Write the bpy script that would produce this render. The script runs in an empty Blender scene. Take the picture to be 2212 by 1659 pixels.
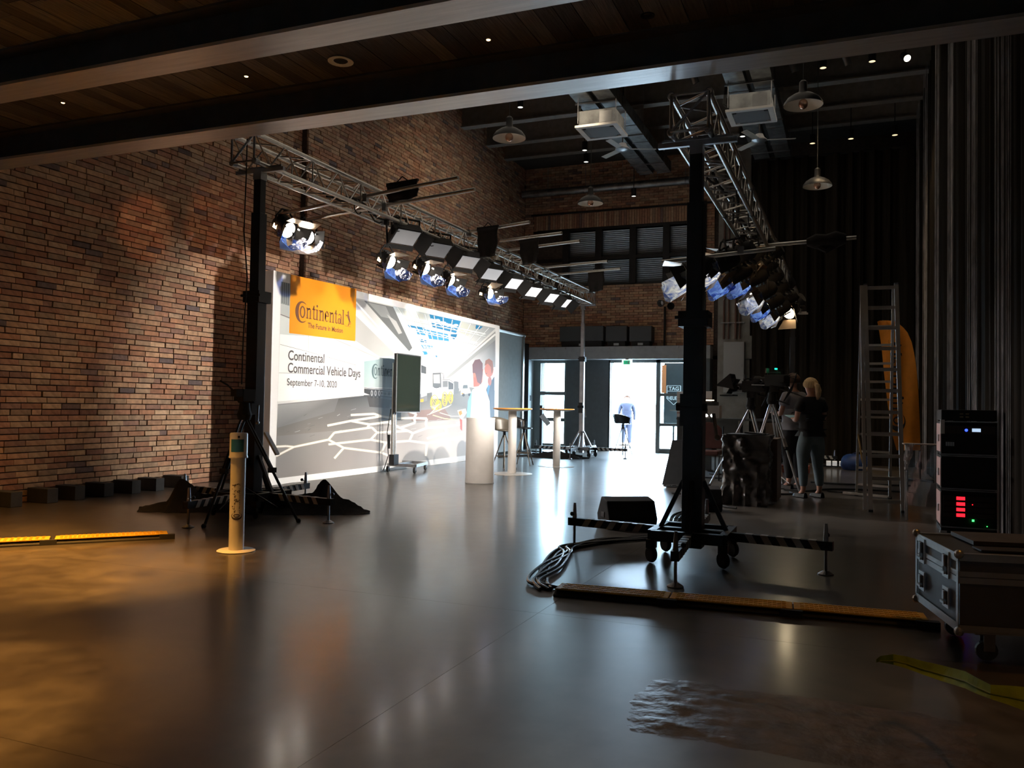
import bpy, math, random
from mathutils import Vector, Matrix, Euler
from mathutils import noise as mnoise
random.seed(7)
rnd = random.random
def U(a, b): return a + (b - a) * random.random()
V = Vector
sc = bpy.context.scene
COL = sc.collection

# ------------------------------------------------------------------ camera
F = 1790.0; CX, CY, CH = 1106.0, 829.5, 1.18
RM = Matrix(((0.92570463, 0.00511904, -0.37821256), (0.37788313, 0.03134445, 0.92532257), (0.01659163, -0.99949553, 0.0270813)))
# columns in RM: world = RM @ (right, down, forward)
RM = Matrix(((0.92570463, 0.00511904, 0.37821256*-1), (0.37788313, 0.03134445, 0.92532257), (0.01659163, -0.99949553, 0.0270813)))
cam_d = bpy.data.cameras.new('camera'); cam = bpy.data.objects.new('camera', cam_d); COL.objects.link(cam)
cam_d.sensor_width = 36.0; cam_d.lens = F * 36.0 / 2212.0; cam_d.clip_start = 0.05; cam_d.clip_end = 400
right = RM @ V((1, 0, 0)); up = -(RM @ V((0, 1, 0))); back = -(RM @ V((0, 0, 1)))
m4 = Matrix((( right.x, up.x, back.x, 0), (right.y, up.y, back.y, 0), (right.z, up.z, back.z, CH), (0, 0, 0, 1)))
cam.matrix_world = m4
sc.camera = cam
def ray(px, py): return RM @ V((px - CX, py - CY, F))
CP = V((0, 0, CH))
def onz(px, py, z=0.0): d = ray(px, py); return CP + d * ((z - CH) / d.z)
def onx(px, py, x): d = ray(px, py); return CP + d * (x / d.x)
def ony(px, py, y): d = ray(px, py); return CP + d * (y / d.y)

# ------------------------------------------------------------------ world, light, exposure
sc.view_settings.view_transform = 'Standard'; sc.view_settings.look = 'None'
sc.view_settings.exposure = 0.0; sc.view_settings.gamma = 1.0; sc.view_settings.use_curve_mapping = False
w = bpy.data.worlds.new('daylight'); sc.world = w; w.use_nodes = True
bg = w.node_tree.nodes['Background']; bg.inputs[0].default_value = (0.56, 0.78, 1.0, 1); bg.inputs[1].default_value = 58.0
sc.cycles.use_denoising = True
sc.cycles.max_bounces = 7; sc.cycles.diffuse_bounces = 4; sc.cycles.glossy_bounces = 4
sc.cycles.transmission_bounces = 5; sc.cycles.transparent_max_bounces = 10
sc.cycles.caustics_reflective = True; sc.cycles.caustics_refractive = False
sc.cycles.sample_clamp_indirect = 6.0; sc.cycles.blur_glossy = 0.6

def light(name, kind, loc, tgt, energy, color=(1, 1, 1), size=0.1, angle=60, blend=0.4, shape=None, sy=None):
    ld = bpy.data.lights.new(name, kind); ld.energy = energy; ld.color = color
    if kind == 'SPOT': ld.spot_size = math.radians(angle); ld.spot_blend = blend; ld.shadow_soft_size = size
    elif kind == 'AREA':
        ld.size = size
        if sy: ld.shape = 'RECTANGLE'; ld.size_y = sy
    else: ld.shadow_soft_size = size
    o = bpy.data.objects.new(name, ld); COL.objects.link(o); o.location = loc
    d = V(tgt) - V(loc); o.rotation_euler = d.to_track_quat('-Z', 'Y').to_euler()
    return o
WARM = (1.0, 0.46, 0.09); TUNG = (1.0, 0.74, 0.48); COOL = (0.86, 0.93, 1.0)
# portals in the openings of the back wall (they only guide the daylight of the sky)
for nm, x0, x1, z0, z1 in (('portal_door', -6.1, -4.83, 0.0, 2.41), ('portal_window', -8.14, -7.4, 0.1, 2.45), ('portal_glazing', -4.72, -3.9, 0.1, 2.4)):
    o = light(nm, 'AREA', ((x0+x1)/2, 22.3, (z0+z1)/2), ((x0+x1)/2, 0, (z0+z1)/2), 1, size=x1-x0, sy=z1-z0)
    o.data.cycles.is_portal = True
# film lamps of the right truss, aimed at the backdrop
for y, ty, e in ((9.3, 10.4, 1500), (11.0, 12.4, 1500), (12.8, 14.4, 1600), (14.6, 16.2, 1700)):
    light('backdrop_beam', 'SPOT', (-1.75, y, 3.05), (-7.6, ty, 1.45), e, (1.0, 0.93, 0.84), 0.06, 50, 0.7)
# lamp of the right truss that passes the backdrop edge and reaches the brick wall
light('wall_beam', 'SPOT', (-1.3, 11.1, 3.35), (-8.7, 7.4, 0.55), 2300, (1.0, 0.66, 0.40), 0.07, 34, 1.0)
# film lamps of the left truss, aimed at the stage
for y, e in ((9.6, 320), (11.5, 360), (13.4, 360)):
    light('stage_beam', 'SPOT', (-5.45, y, 3.0), (-3.6, y - 0.2, 0.4), e, (0.98, 0.95, 0.95), 0.06, 70, 0.8)
light('stage_beam', 'SPOT', (-5.45, 12.3, 3.05), (0.7, 9.8, 0.7), 800, (1.0, 0.92, 0.88), 0.05, 34, 0.9)
light('hall_spot', 'SPOT', (0.3, 13.9, 7.3), (-0.6, 12.0, 1.0), 150, (1.0, 0.75, 0.5), 0.05, 30, 0.8)  # added warm fill on the people, no lamp of the hall
light('pedestal_beam', 'SPOT', (-1.7, 10.2, 3.0), (-5.25, 11.6, 0.5), 500, (1.0, 0.90, 0.8), 0.06, 30, 0.8)
# spill of the fresnels on the brick wall
light('wall_spill', 'SPOT', (-7.0, 8.9, 3.45), (-8.7, 9.9, 3.6), 16, (1.0, 0.42, 0.2), 0.03, 60, 0.5)
light('wall_spill', 'SPOT', (-5.75, 7.6, 3.3), (-8.7, 8.3, 3.45), 60, (1.0, 0.42, 0.2), 0.03, 20, 0.6)
light('wall_spill', 'SPOT', (-5.7, 9.4, 3.0), (-8.7, 11.0, 3.5), 40, (1.0, 0.42, 0.2), 0.03, 22, 0.7)
# warm downlights of the low ceiling
for x, y, e, a in ((-4.95, 4.25, 2400, 44), (-6.4, 4.3, 1200, 46), (-3.6, 1.7, 1700, 50), (-7.4, 5.3, 450, 60)):
    light('downlight_beam', 'SPOT', (x, y, 3.94), (x - 0.15, y, 0), e, WARM, 0.05, a, 1.0)
light('stage_beam', 'SPOT', (-5.5, 8.8, 3.2), (-5.35, 12.0, 0.6), 420, (1.0, 0.90, 0.80), 0.05, 42, 0.9)
light('stage_beam', 'SPOT', (-1.9, 9.0, 3.0), (-5.5, 12.8, 0.8), 420, (1.0, 0.88, 0.76), 0.05, 40, 0.9)
light('downlight_beam', 'SPOT', (0.6, 2.6, 3.9), (0.6, 2.6, 0), 40, WARM, 0.05, 75, 0.9)
light('downlight_beam', 'SPOT', (1.0, 4.9, 3.9), (0.9, 4.6, 0), 26, WARM, 0.05, 60, 0.9)
# added fill for the hall and upper brick wall, then beams of can spots
light('hall_fill', 'AREA', (-3.6, 14.0, 7.1), (-3.6, 14.0, 0), 70, (1.0, 0.86, 0.68), size=7, sy=9)
light('hall_wall_fill', 'SPOT', (-4.0, 14.5, 7.1), (-8.7, 16.8, 5.6), 230, (1.0, 0.80, 0.56), 0.2, 72, 1.0)
for x, y, e in ((0.95, 16.3, 200), (-0.5, 16.3, 160), (0.3, 16.3, 160)):
    light('hall_spot', 'SPOT', (x, y, 7.35), (x * 0.9 - 0.2, y + 1.2, 2), e, (1.0, 0.72, 0.42), 0.05, 55, 0.8)

# ------------------------------------------------------------------ materials
MATS = {}
def lin(c): return tuple(((v / 12.92) if v <= 0.04045 else ((v + 0.055) / 1.055) ** 2.4) for v in c)
def mat(name, col=(0.5, 0.5, 0.5), rough=0.5, metal=0.0, emit=None, es=0.0, noise=0.0, nscale=8.0, bump=0.0, bscale=40.0, attr=False, trans=0.0, alpha=1.0, coat=0.0, rvar=0.0, stretch=None, spec=None):
    if name in MATS: return MATS[name]
    m = bpy.data.materials.new(name); m.use_nodes = True; MATS[name] = m
    nt = m.node_tree; N = nt.nodes; L = nt.links; b = N['Principled BSDF']
    b.inputs['Base Color'].default_value = (*col, 1); b.inputs['Roughness'].default_value = rough; b.inputs['Metallic'].default_value = metal
    if emit: b.inputs['Emission Color'].default_value = (*emit, 1); b.inputs['Emission Strength'].default_value = es
    if trans: b.inputs['Transmission Weight'].default_value = trans
    if alpha < 1: b.inputs['Alpha'].default_value = alpha
    if coat: b.inputs['Coat Weight'].default_value = coat
    if spec is not None: b.inputs['Specular IOR Level'].default_value = spec
    tc = N.new('ShaderNodeTexCoord'); mp = N.new('ShaderNodeMapping'); L.new(tc.outputs['Object'], mp.inputs[0])
    if stretch: mp.inputs['Scale'].default_value = stretch
    src = None
    if attr:
        a = N.new('ShaderNodeAttribute'); a.attribute_name = 'Col'; src = a.outputs['Color']
    if noise:
        n = N.new('ShaderNodeTexNoise'); n.inputs['Scale'].default_value = nscale; n.inputs['Detail'].default_value = 6; L.new(mp.outputs[0], n.inputs[0])
        mr = N.new('ShaderNodeMapRange'); mr.inputs[1].default_value = 0.3; mr.inputs[2].default_value = 0.7; mr.inputs[3].default_value = 1 - noise; mr.inputs[4].default_value = 1 + noise; L.new(n.outputs[0], mr.inputs[0])
        vm = N.new('ShaderNodeVectorMath'); vm.operation = 'SCALE'
        if src is None: vm.inputs[0].default_value = col
        else: L.new(src, vm.inputs[0])
        L.new(mr.outputs[0], vm.inputs['Scale']); src = vm.outputs[0]
        if rvar:
            r = N.new('ShaderNodeMapRange'); r.inputs[1].default_value = 0.3; r.inputs[2].default_value = 0.7; r.inputs[3].default_value = rough - rvar; r.inputs[4].default_value = rough + rvar; L.new(n.outputs[0], r.inputs[0]); L.new(r.outputs[0], b.inputs['Roughness'])
    if src is not None: L.new(src, b.inputs['Base Color'])
    if bump:
        n2 = N.new('ShaderNodeTexNoise'); n2.inputs['Scale'].default_value = bscale; n2.inputs['Detail'].default_value = 4; L.new(mp.outputs[0], n2.inputs[0])
        bp = N.new('ShaderNodeBump'); bp.inputs['Strength'].default_value = bump; bp.inputs['Distance'].default_value = 0.01; L.new(n2.outputs[0], bp.inputs['Height']); L.new(bp.outputs[0], b.inputs['Normal'])
    return m
brick_m = mat('brick', rough=0.9, attr=True, noise=0.22, nscale=14, bump=0.6, bscale=30)
mortar_m = mat('mortar', (0.07, 0.05, 0.04), 0.95, noise=0.3, nscale=20)
black = mat('black_metal', (0.012, 0.012, 0.014), 0.45, 0.3, noise=0.2)
blackm = mat('black_matt', (0.012, 0.011, 0.011), 0.8, noise=0.25)
alu = mat('aluminium', (0.62, 0.60, 0.57), 0.32, 0.95, noise=0.1, nscale=30)
steel = mat('steel', (0.34, 0.34, 0.35), 0.4, 0.9, noise=0.15)
galv = mat('galvanised_sheet', (0.32, 0.33, 0.33), 0.42, 0.85, noise=0.35, nscale=5)
white = mat('white_paint', (0.78, 0.77, 0.74), 0.5, noise=0.05)
whitel = mat('white_laminate', (0.80, 0.76, 0.72), 0.35, noise=0.03)
grey = mat('grey_paint', (0.105, 0.115, 0.12), 0.75, noise=0.08, bump=0.1)
lgrey = mat('light_grey_paint', (0.36, 0.37, 0.38), 0.7, noise=0.08)
beamm = mat('beam_paint', (0.68, 0.66, 0.64), 0.33, 0.65, noise=0.12, nscale=6, stretch=(0.3, 4, 4), bump=0.1, bscale=20)
beamd = mat('dark_paint_and_shade', (0.045, 0.042, 0.038), 0.7, noise=0.2)
wood_m = mat('dark_plank', rough=0.62, attr=True, noise=0.45, nscale=7, stretch=(9, 0.5, 1), bump=0.35, bscale=12)
paper = mat('paper', (0.72, 0.71, 0.72), 0.8, noise=0.04)
clothm = mat('black_cloth', (0.014, 0.011, 0.010), 0.95, noise=0.3, bump=0.4, bscale=60)
rubber = mat('rubber', (0.02, 0.02, 0.02), 0.8, noise=0.2)
yellow = mat('yellow_ramp', (0.90, 0.52, 0.03), 0.55, noise=0.18, nscale=10, bump=0.5, bscale=120)
orange_w = mat('orange_top', (0.85, 0.33, 0.06), 0.4, noise=0.06)
curt_m = mat('curtain_cloth', (0.016, 0.013, 0.010), 0.95, spec=0.08, noise=0.35, nscale=3, stretch=(6, 6, 0.3), bump=0.3, bscale=50)
string_m = mat('curtain_string', (0.30, 0.29, 0.30), 0.55, noise=0.5, nscale=4)
conc = mat('raw_concrete', (0.27, 0.25, 0.22), 0.85, noise=0.2, nscale=4, bump=0.4, bscale=15)
printm = mat('print_ink', rough=0.55, attr=True, noise=0.02, nscale=3)
skin = mat('skin', (0.62, 0.33, 0.23), 0.5, noise=0.06)
def emi(name, c, s, base=(0.8, 0.8, 0.8)): return mat(name, base, 0.4, emit=c, es=s, noise=0.02)

# polished concrete floor
fm = bpy.data.materials.new('polished_concrete'); fm.use_nodes = True; MATS['floor'] = fm
nt = fm.node_tree; N = nt.nodes; L = nt.links; b = N['Principled BSDF']
tc = N.new('ShaderNodeTexCoord')
n1 = N.new('ShaderNodeTexNoise'); n1.inputs['Scale'].default_value = 0.9; n1.inputs['Detail'].default_value = 8; n1.inputs['Roughness'].default_value = 0.6; n1.inputs['Distortion'].default_value = 0.6
n2 = N.new('ShaderNodeTexNoise'); n2.inputs['Scale'].default_value = 7; n2.inputs['Detail'].default_value = 6
n3 = N.new('ShaderNodeTexNoise'); n3.inputs['Scale'].default_value = 60; n3.inputs['Detail'].default_value = 3
for n in (n1, n2, n3): L.new(tc.outputs['Object'], n.inputs[0])
cr = N.new('ShaderNodeValToRGB'); cr.color_ramp.elements[0].position = 0.32; cr.color_ramp.elements[0].color = (0.070, 0.056, 0.045, 1); cr.color_ramp.elements[1].position = 0.7; cr.color_ramp.elements[1].color = (0.23, 0.195, 0.16, 1)
L.new(n1.outputs[0], cr.inputs[0])
mx = N.new('ShaderNodeMix'); mx.data_type = 'RGBA'; mx.blend_type = 'MULTIPLY'; mx.inputs[0].default_value = 0.75; L.new(cr.outputs[0], mx.inputs[6]); L.new(n2.outputs[0], mx.inputs[7])
L.new(mx.outputs[2], b.inputs['Base Color'])
ad = N.new('ShaderNodeMath'); ad.operation = 'MULTIPLY'; L.new(n1.outputs[0], ad.inputs[0]); L.new(n2.outputs[0], ad.inputs[1])
mr = N.new('ShaderNodeMapRange'); mr.inputs[1].default_value = 0.12; mr.inputs[2].default_value = 0.38; mr.inputs[3].default_value = 0.285; mr.inputs[4].default_value = 0.365; L.new(ad.outputs[0], mr.inputs[0]); L.new(mr.outputs[0], b.inputs['Roughness'])
b.inputs['Specular IOR Level'].default_value = 1.0; b.inputs['Coat Weight'].default_value = 0.45; b.inputs['Coat Roughness'].default_value = 0.145
floor_m = fm
# coloured lamp gel: thin film, lets light through
def gel(name, c):
    m = bpy.data.materials.new(name); m.use_nodes = True; nt = m.node_tree; N = nt.nodes; L = nt.links; N.remove(N['Principled BSDF'])
    tc = N.new('ShaderNodeTexCoord'); nz = N.new('ShaderNodeTexNoise'); nz.inputs['Scale'].default_value = 9; nz.inputs['Distortion'].default_value = 1.5; L.new(tc.outputs['Object'], nz.inputs[0])
    rp = N.new('ShaderNodeValToRGB'); e0, e1 = rp.color_ramp.elements; e0.position = 0.38; e1.position = 0.66; e0.color = (c[0]*0.25, c[1]*0.35, c[2]*0.55, 1); e1.color = (min(1, c[0]*1.7+.05), min(1, c[1]*1.6+.05), 1 if c[2] > .5 else c[2], 1); L.new(nz.outputs[0], rp.inputs[0])
    bpn = N.new('ShaderNodeBump'); bpn.inputs['Strength'].default_value = 0.8; bpn.inputs['Distance'].default_value = 0.03; L.new(nz.outputs[0], bpn.inputs['Height'])
    t = N.new('ShaderNodeBsdfTranslucent'); L.new(rp.outputs[0], t.inputs[0]); L.new(bpn.outputs[0], t.inputs['Normal']); tr = N.new('ShaderNodeBsdfTransparent'); tr.inputs[0].default_value = (c[0]*.7+.1, c[1]*.7+.15, min(1, c[2]+.2), 1)
    g = N.new('ShaderNodeBsdfGlossy'); g.inputs['Roughness'].default_value = 0.12; g.inputs[0].default_value = (0.8, 0.85, 1, 1); L.new(bpn.outputs[0], g.inputs['Normal'])
    a = N.new('ShaderNodeMixShader'); a.inputs[0].default_value = 0.45; L.new(t.outputs[0], a.inputs[1]); L.new(tr.outputs[0], a.inputs[2])
    c2 = N.new('ShaderNodeMixShader'); c2.inputs[0].default_value = 0.15; L.new(a.outputs[0], c2.inputs[1]); L.new(g.outputs[0], c2.inputs[2]); L.new(c2.outputs[0], N['Material Output'].inputs[0])
    MATS[name] = m; return m
gel_blue = gel('gel_blue', (0.10, 0.24, 0.9)); gel_pale = gel('gel_pale', (0.50, 0.60, 0.95)); gel_clear = gel('gel_clear', (0.85, 0.80, 0.75))
def clear_mat(name, c=(0.9, 0.95, 0.95), f=0.85, rough=0.03):
    m = bpy.data.materials.new(name); m.use_nodes = True; nt = m.node_tree; N = nt.nodes; L = nt.links; N.remove(N['Principled BSDF'])
    tr = N.new('ShaderNodeBsdfTransparent'); tr.inputs[0].default_value = (*c, 1); g = N.new('ShaderNodeBsdfGlossy'); g.inputs['Roughness'].default_value = rough
    a = N.new('ShaderNodeMixShader'); a.inputs[0].default_value = 1 - f; L.new(tr.outputs[0], a.inputs[1]); L.new(g.outputs[0], a.inputs[2]); L.new(a.outputs[0], N['Material Output'].inputs[0])
    MATS[name] = m; return m
glass_m = clear_mat('window_glass', (0.93, 0.98, 0.97), 0.93); film_m = clear_mat('clear_film', (0.86, 0.85, 0.85), 0.72, 0.15)

# ------------------------------------------------------------------ mesh builder
class MB:
    def __init__(s, o=(0, 0, 0), rz=0.0):
        s.v = []; s.f = []; s.c = []; s.o = V(o); s.rz = rz; s.cur = (0.5, 0.5, 0.5)
    def add(s, vs, fs, col=None):
        n = len(s.v); s.v += [V(p) for p in vs]
        for f in fs: s.f.append(tuple(i + n for i in f)); s.c.append(col or s.cur)
    def box(s, c, d, R=None, col=None, taper=1.0):
        c = V(c); hx, hy, hz = d[0]/2, d[1]/2, d[2]/2; vs = []
        for z in (-hz, hz):
            k = taper if z > 0 else 1
            for x, y in ((-hx, -hy), (hx, -hy), (hx, hy), (-hx, hy)): p = V((x*k, y*k, z)); vs.append(c + (R @ p if R else p))
        s.add(vs, [(3, 2, 1, 0), (4, 5, 6, 7), (0, 1, 5, 4), (1, 2, 6, 5), (2, 3, 7, 6), (3, 0, 4, 7)], col)
        return s
    def bb(s, x0, x1, y0, y1, z0, z1, col=None): return s.box(((x0+x1)/2, (y0+y1)/2, (z0+z1)/2), (x1-x0, y1-y0, z1-z0), None, col)
    def bar(s, p, q, w, h=None, col=None, upv=(0, 0, 1)):
        p, q = V(p), V(q); h = h or w; d = (q - p); L = d.length; z = d.normalized(); u = V(upv)
        if abs(z.dot(u)) > 0.98: u = V((0, 1, 0))
        x = u.cross(z).normalized(); y = z.cross(x); R = Matrix((x, y, z)).transposed()
        return s.box((p + q) / 2, (w, h, L), R, col)
    def tube(s, pts, r, n=8, caps=True, col=None):
        pts = [V(p) for p in pts]; rings = []; prev = None; m = len(pts); rr = r if isinstance(r, (list, tuple)) else [r]*m
        for i, p in enumerate(pts):
            t = (pts[min(i+1, m-1)] - pts[max(i-1, 0)]).normalized()
            if prev is None: a = t.cross(V((0, 0, 1))); a = a if a.length > 0.05 else t.cross(V((1, 0, 0))); a.normalize()
            else: a = prev - t * prev.dot(t); a.normalize()
            prev = a; b_ = t.cross(a); rings.append([p + (a*math.cos(2*math.pi*k/n) + b_*math.sin(2*math.pi*k/n)) * rr[i] for k in range(n)])
        vs = [v for g in rings for v in g]; fs = []
        for i in range(m-1):
            for k in range(n): fs.append((i*n+k, i*n+(k+1) % n, (i+1)*n+(k+1) % n, (i+1)*n+k))
        if caps: fs.append(tuple(range(n-1, -1, -1))); fs.append(tuple((m-1)*n+k for k in range(n)))
        s.add(vs, fs, col); return s
    def lathe(s, prof, c=(0, 0, 0), n=24, axis=None, col=None, a0=0.0, a1=2*math.pi):
        c = V(c); z = V(axis).normalized() if axis else V((0, 0, 1)); x = z.cross(V((0, 1, 0))); x = x if x.length > 0.05 else z.cross(V((1, 0, 0))); x.normalize(); y = z.cross(x)
        full = abs(a1 - a0 - 2*math.pi) < 1e-4; cnt = n if full else n + 1
        vs = []
        for r, h in prof:
            for k in range(cnt):
                a = a0 + (a1 - a0) * k / n; vs.append(c + (x*math.cos(a) + y*math.sin(a)) * r + z*h)
        fs = []
        for i in range(len(prof)-1):
            for k in range(cnt if full else cnt-1):
                k2 = (k+1) % cnt; fs.append((i*cnt+k, i*cnt+k2, (i+1)*cnt+k2, (i+1)*cnt+k))
        s.add(vs, fs, col); return s
    def sph(s, c, r, n=12, sc3=(1, 1, 1), col=None):
        prof = [(max(1e-4, math.sin(math.pi*i/(n//2+2))) , -math.cos(math.pi*i/(n//2+2))) for i in range(n//2+3)]
        b0 = len(s.v); s.lathe([(p[0], p[1]) for p in prof], (0, 0, 0), n, None, col)
        for i in range(b0, len(s.v)): v = s.v[i]; s.v[i] = V((v.x*r*sc3[0], v.y*r*sc3[1], v.z*r*sc3[2])) + V(c)
        return s
    def poly(s, pts, th=0.0, nrm=None, col=None):
        pts = [V(p) for p in pts]; n = len(pts)
        if not th: s.add(pts, [tuple(range(n))], col); return s
        if nrm is None:
            nrm = (pts[1]-pts[0]).cross(pts[2]-pts[1]).normalized()
        nrm = V(nrm) * th; vs = pts + [p + nrm for p in pts]
        s.add(vs, [tuple(range(n-1, -1, -1)), tuple(range(n, 2*n))] + [(i, (i+1) % n, (i+1) % n + n, i + n) for i in range(n)], col); return s
    def build(s, name, m, parent=None, smooth=False, bevel=0.0, colors=False, twosided=False):
        me = bpy.data.meshes.new(name); R = Matrix.Rotation(-s.rz, 3, 'Z')
        me.from_pydata([R @ (v - s.o) for v in s.v], [], s.f); me.materials.append(m)
        if colors or (m in (brick_m, wood_m, printm)):
            a = me.color_attributes.new('Col', 'FLOAT_COLOR', 'CORNER'); buf = []
            for f, c in zip(s.f, s.c):
                if len(c) == 3 and not isinstance(c[0], (tuple, list)): buf += [c[0], c[1], c[2], 1.0] * len(f)
                else:
                    for k in range(len(f)): cc = c[k % len(c)]; buf += [cc[0], cc[1], cc[2], 1.0]
            a.data.foreach_set('color', buf)
        if smooth: me.polygons.foreach_set('use_smooth', [True]*len(me.polygons)); me.update()
        o = bpy.data.objects.new(name, me); COL.objects.link(o)
        if smooth:
            try: me.set_sharp_from_angle(angle=math.radians(40))
            except Exception: pass
        if parent is None: o.location = s.o; o.rotation_euler = (0, 0, s.rz)
        else: o.parent = parent
        if bevel:
            bm = o.modifiers.new('bevel', 'BEVEL'); bm.width = bevel; bm.segments = 2; bm.limit_method = 'ANGLE'
        return o
def thing(name, label, cat, loc=(0, 0, 0), rz=0.0, group=None):
    o = bpy.data.objects.new(name, None); COL.objects.link(o); o.location = loc; o.rotation_euler = (0, 0, rz); o.empty_display_size = 0.1
    return tag(o, label, cat, group)
def tag(o, label=None, cat=None, group=None, kind=None):
    if label: o['label'] = label
    if cat: o['category'] = cat
    if group: o['group'] = group
    if kind: o['kind'] = kind
    return o
def struct(o): o['kind'] = 'structure'; return o
def copy_tree(o, parent=None, loc=None):
    c = o.copy(); COL.objects.link(c)
    if parent is not None: c.parent = parent
    if loc is not None: c.location = loc
    for ch in list(o.children): copy_tree(ch, c)
    return c
def arc(c, r, a0, a1, n, ax=V((1, 0, 0)), ay=V((0, 0, 1))): return [V(c) + ax*r*math.cos(a0+(a1-a0)*i/n) + ay*r*math.sin(a0+(a1-a0)*i/n) for i in range(n+1)]

WX = -8.7; BY = 22.07; HZ = 8.7; RX = 1.42
# ================================================================== floor
fl = struct(MB((-3.6, 10, -0.11)).bb(-9.2, 2.6, -4.5, 22.4, -0.2, -0.012).build('floor', mortar_m))
ys = [-4.4, 2.035, 4.487, 22.4]; xs = [-9.2, -1.65, 2.6]
for i in range(3):
    for j in range(2):
        g = 0.0008
        MB((-3.6, 10, -0.11)).bb(xs[j]+g, xs[j+1]-g, ys[i]+g, ys[i+1]-g, -0.012, 0.0).build('slab', floor_m, fl)
# worn repair patch with trowel ridges
pm = mat('repair_mortar', (0.12, 0.085, 0.065), 0.42, noise=0.45, nscale=9, bump=0.5, bscale=22, spec=0.6)
M = MB((-3.6, 10, -0.11)); nx, ny = 60, 34
edge = lambda t: 0.13 + 0.05*math.sin(t*7) + 0.04*mnoise.noise(V((t*4, 2.3, 0)))
vs = []; 
for i in range(nx+1):
    for j in range(ny+1):
        s_, t_ = i/nx, j/ny
        yy = 3.0 + 0.68*t_ + 0.05*mnoise.noise(V((s_*5, t_*3, 1)))
        xx = -0.83 + 0.10*abs(t_-0.5) + 0.05*mnoise.noise(V((0, t_*9, 4))) + s_*(1.35)
        e = min(1, s_*9, (1-s_)*4, t_*7, (1-t_)*7); e = max(0, e)
        hgt = (abs(mnoise.noise(V((xx*9, yy*16, 0.3)))) * 0.020 + 0.012*max(0, mnoise.noise(V((xx*3, yy*7, 5))))) * (1 - 0.75*min(1, s_*1.6)) * e
        vs.append((xx, yy, -0.001 + hgt + 0.0022*e))
M.add(vs, [(i*(ny+1)+j, (i+1)*(ny+1)+j, (i+1)*(ny+1)+j+1, i*(ny+1)+j+1) for i in range(nx) for j in range(ny)])
M.build('patch', pm, fl, smooth=True)

# ================================================================== left brick wall
BC = [(0.46, 0.27, 0.17), (0.50, 0.31, 0.19), (0.42, 0.22, 0.14), (0.38, 0.19, 0.12), (0.54, 0.36, 0.23), (0.33, 0.19, 0.14), (0.24, 0.16, 0.14), (0.17, 0.125, 0.12), (0.48, 0.25, 0.15), (0.40, 0.27, 0.18), (0.29, 0.145, 0.10)]
BW = [6, 6, 4, 3, 5, 1.6, 0.9, 0.5, 4, 5, 1.0]
def bcol():
    c = random.choices(BC, BW)[0]; k = U(0.82, 1.15); return tuple(v*k for v in c)
wl = struct(MB((WX-0.3, 10, 0)).bb(WX-0.4, WX-0.035, -4.5, 11.40, -0.1, HZ).bb(WX-0.4, WX-0.17, 11.40, 11.80, -0.1, HZ).bb(WX-0.4, WX-0.035, 11.80, 22.4, -0.1, HZ).build('wall_left', mortar_m))
PY, PZ = 0.258, 0.0705
def inframe(p):
    q = RM.transposed() @ (V(p) - CP)
    if q.z < 0.5: return None
    x = CX + F*q.x/q.z; y = CY + F*q.y/q.z
    return (x, y, q.z) if -30 < x < 2240 and -30 < y < 1690 else None
bricks = []
row = 0; z = 0.0
while z < HZ - 0.05:
    y = 3.6 + (row % 2)*PY*0.5 + U(-0.05, 0.05)
    while y < BY - 0.05:
        l = PY * random.choice([1, 1, 1, 1, 0.5, 0.97, 1.03]) 
        y1 = min(y + l, BY); yc = (y + y1)/2
        if not (z > 3.95 and yc < 6.2):
            cuts = [y] + [c for c in (11.40, 11.80) if y + 0.01 < c < y1 - 0.01] + [y1]
            for a_, b_ in zip(cuts, cuts[1:]): bricks.append((a_, b_, z, z + PZ))
        y = y1
    z += PZ; row += 1
cand = []
for i, (y0, y1, z0, z1) in enumerate(bricks):
    q = inframe((WX, (y0+y1)/2, (z0+z1)/2))
    if q and not (z0 > 3.6 and y1 < 6.5) and not (y0 > 9.7 and z1 < 3.0): cand.append((q[2] - (5 if False else 0), i))
cand.sort(); near = set(i for _, i in cand[:300])
def jit(): return U(-0.0035, 0.0035)
def brick_into(M, y0, y1, z0, z1, o=V((0, 0, 0)), col=None, dx=0.0):
    p = U(-0.007, 0.010); g = 0.0058
    xf = WX + p - dx; xb = WX - 0.05 - dx
    f = [(xf, y0+g+jit()*0.6, z0+g), (xf + jit(), y1-g+jit()*0.6, z0+g), (xf + jit(), y1-g+jit()*0.6, z1-g+jit()*0.5), (xf, y0+g+jit()*0.6, z1-g+jit()*0.5)]
    bk = [(xb, v[1], v[2]) for v in f]
    vs = [V(v) - o for v in f + bk]
    M.add(vs, [(0, 1, 2, 3), (1, 0, 4, 5), (2, 1, 5, 6), (3, 2, 6, 7), (0, 3, 7, 4)], col or bcol())
Mst = MB((WX-0.3, 10, 0)); variants = {}
for i, (y0, y1, z0, z1) in enumerate(bricks):
    dx = 0.13 if 11.40 < (y0+y1)/2 < 11.80 else 0.0
    if i in near:
        lk = round(y1 - y0, 2); key = (lk, random.randrange(16))
        if key not in variants:
            m_ = MB(); brick_into(m_, -lk/2, lk/2, -PZ/2, PZ/2, V((WX, 0, 0))); o = m_.build('brick', brick_m, wl); variants[key] = o; 
        else:
            o = variants[key].copy(); COL.objects.link(o); o.parent = wl
        o.location = (0.3 + U(-0.002, 0.004), (y0+y1)/2 - 10, (z0+z1)/2)
    else: brick_into(Mst, y0, y1, z0, z1, dx=dx)
tag(Mst.build('brickwork', brick_m, wl), kind='stuff')
# bevelless near bricks, long dark wall behind camera kept plain

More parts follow.
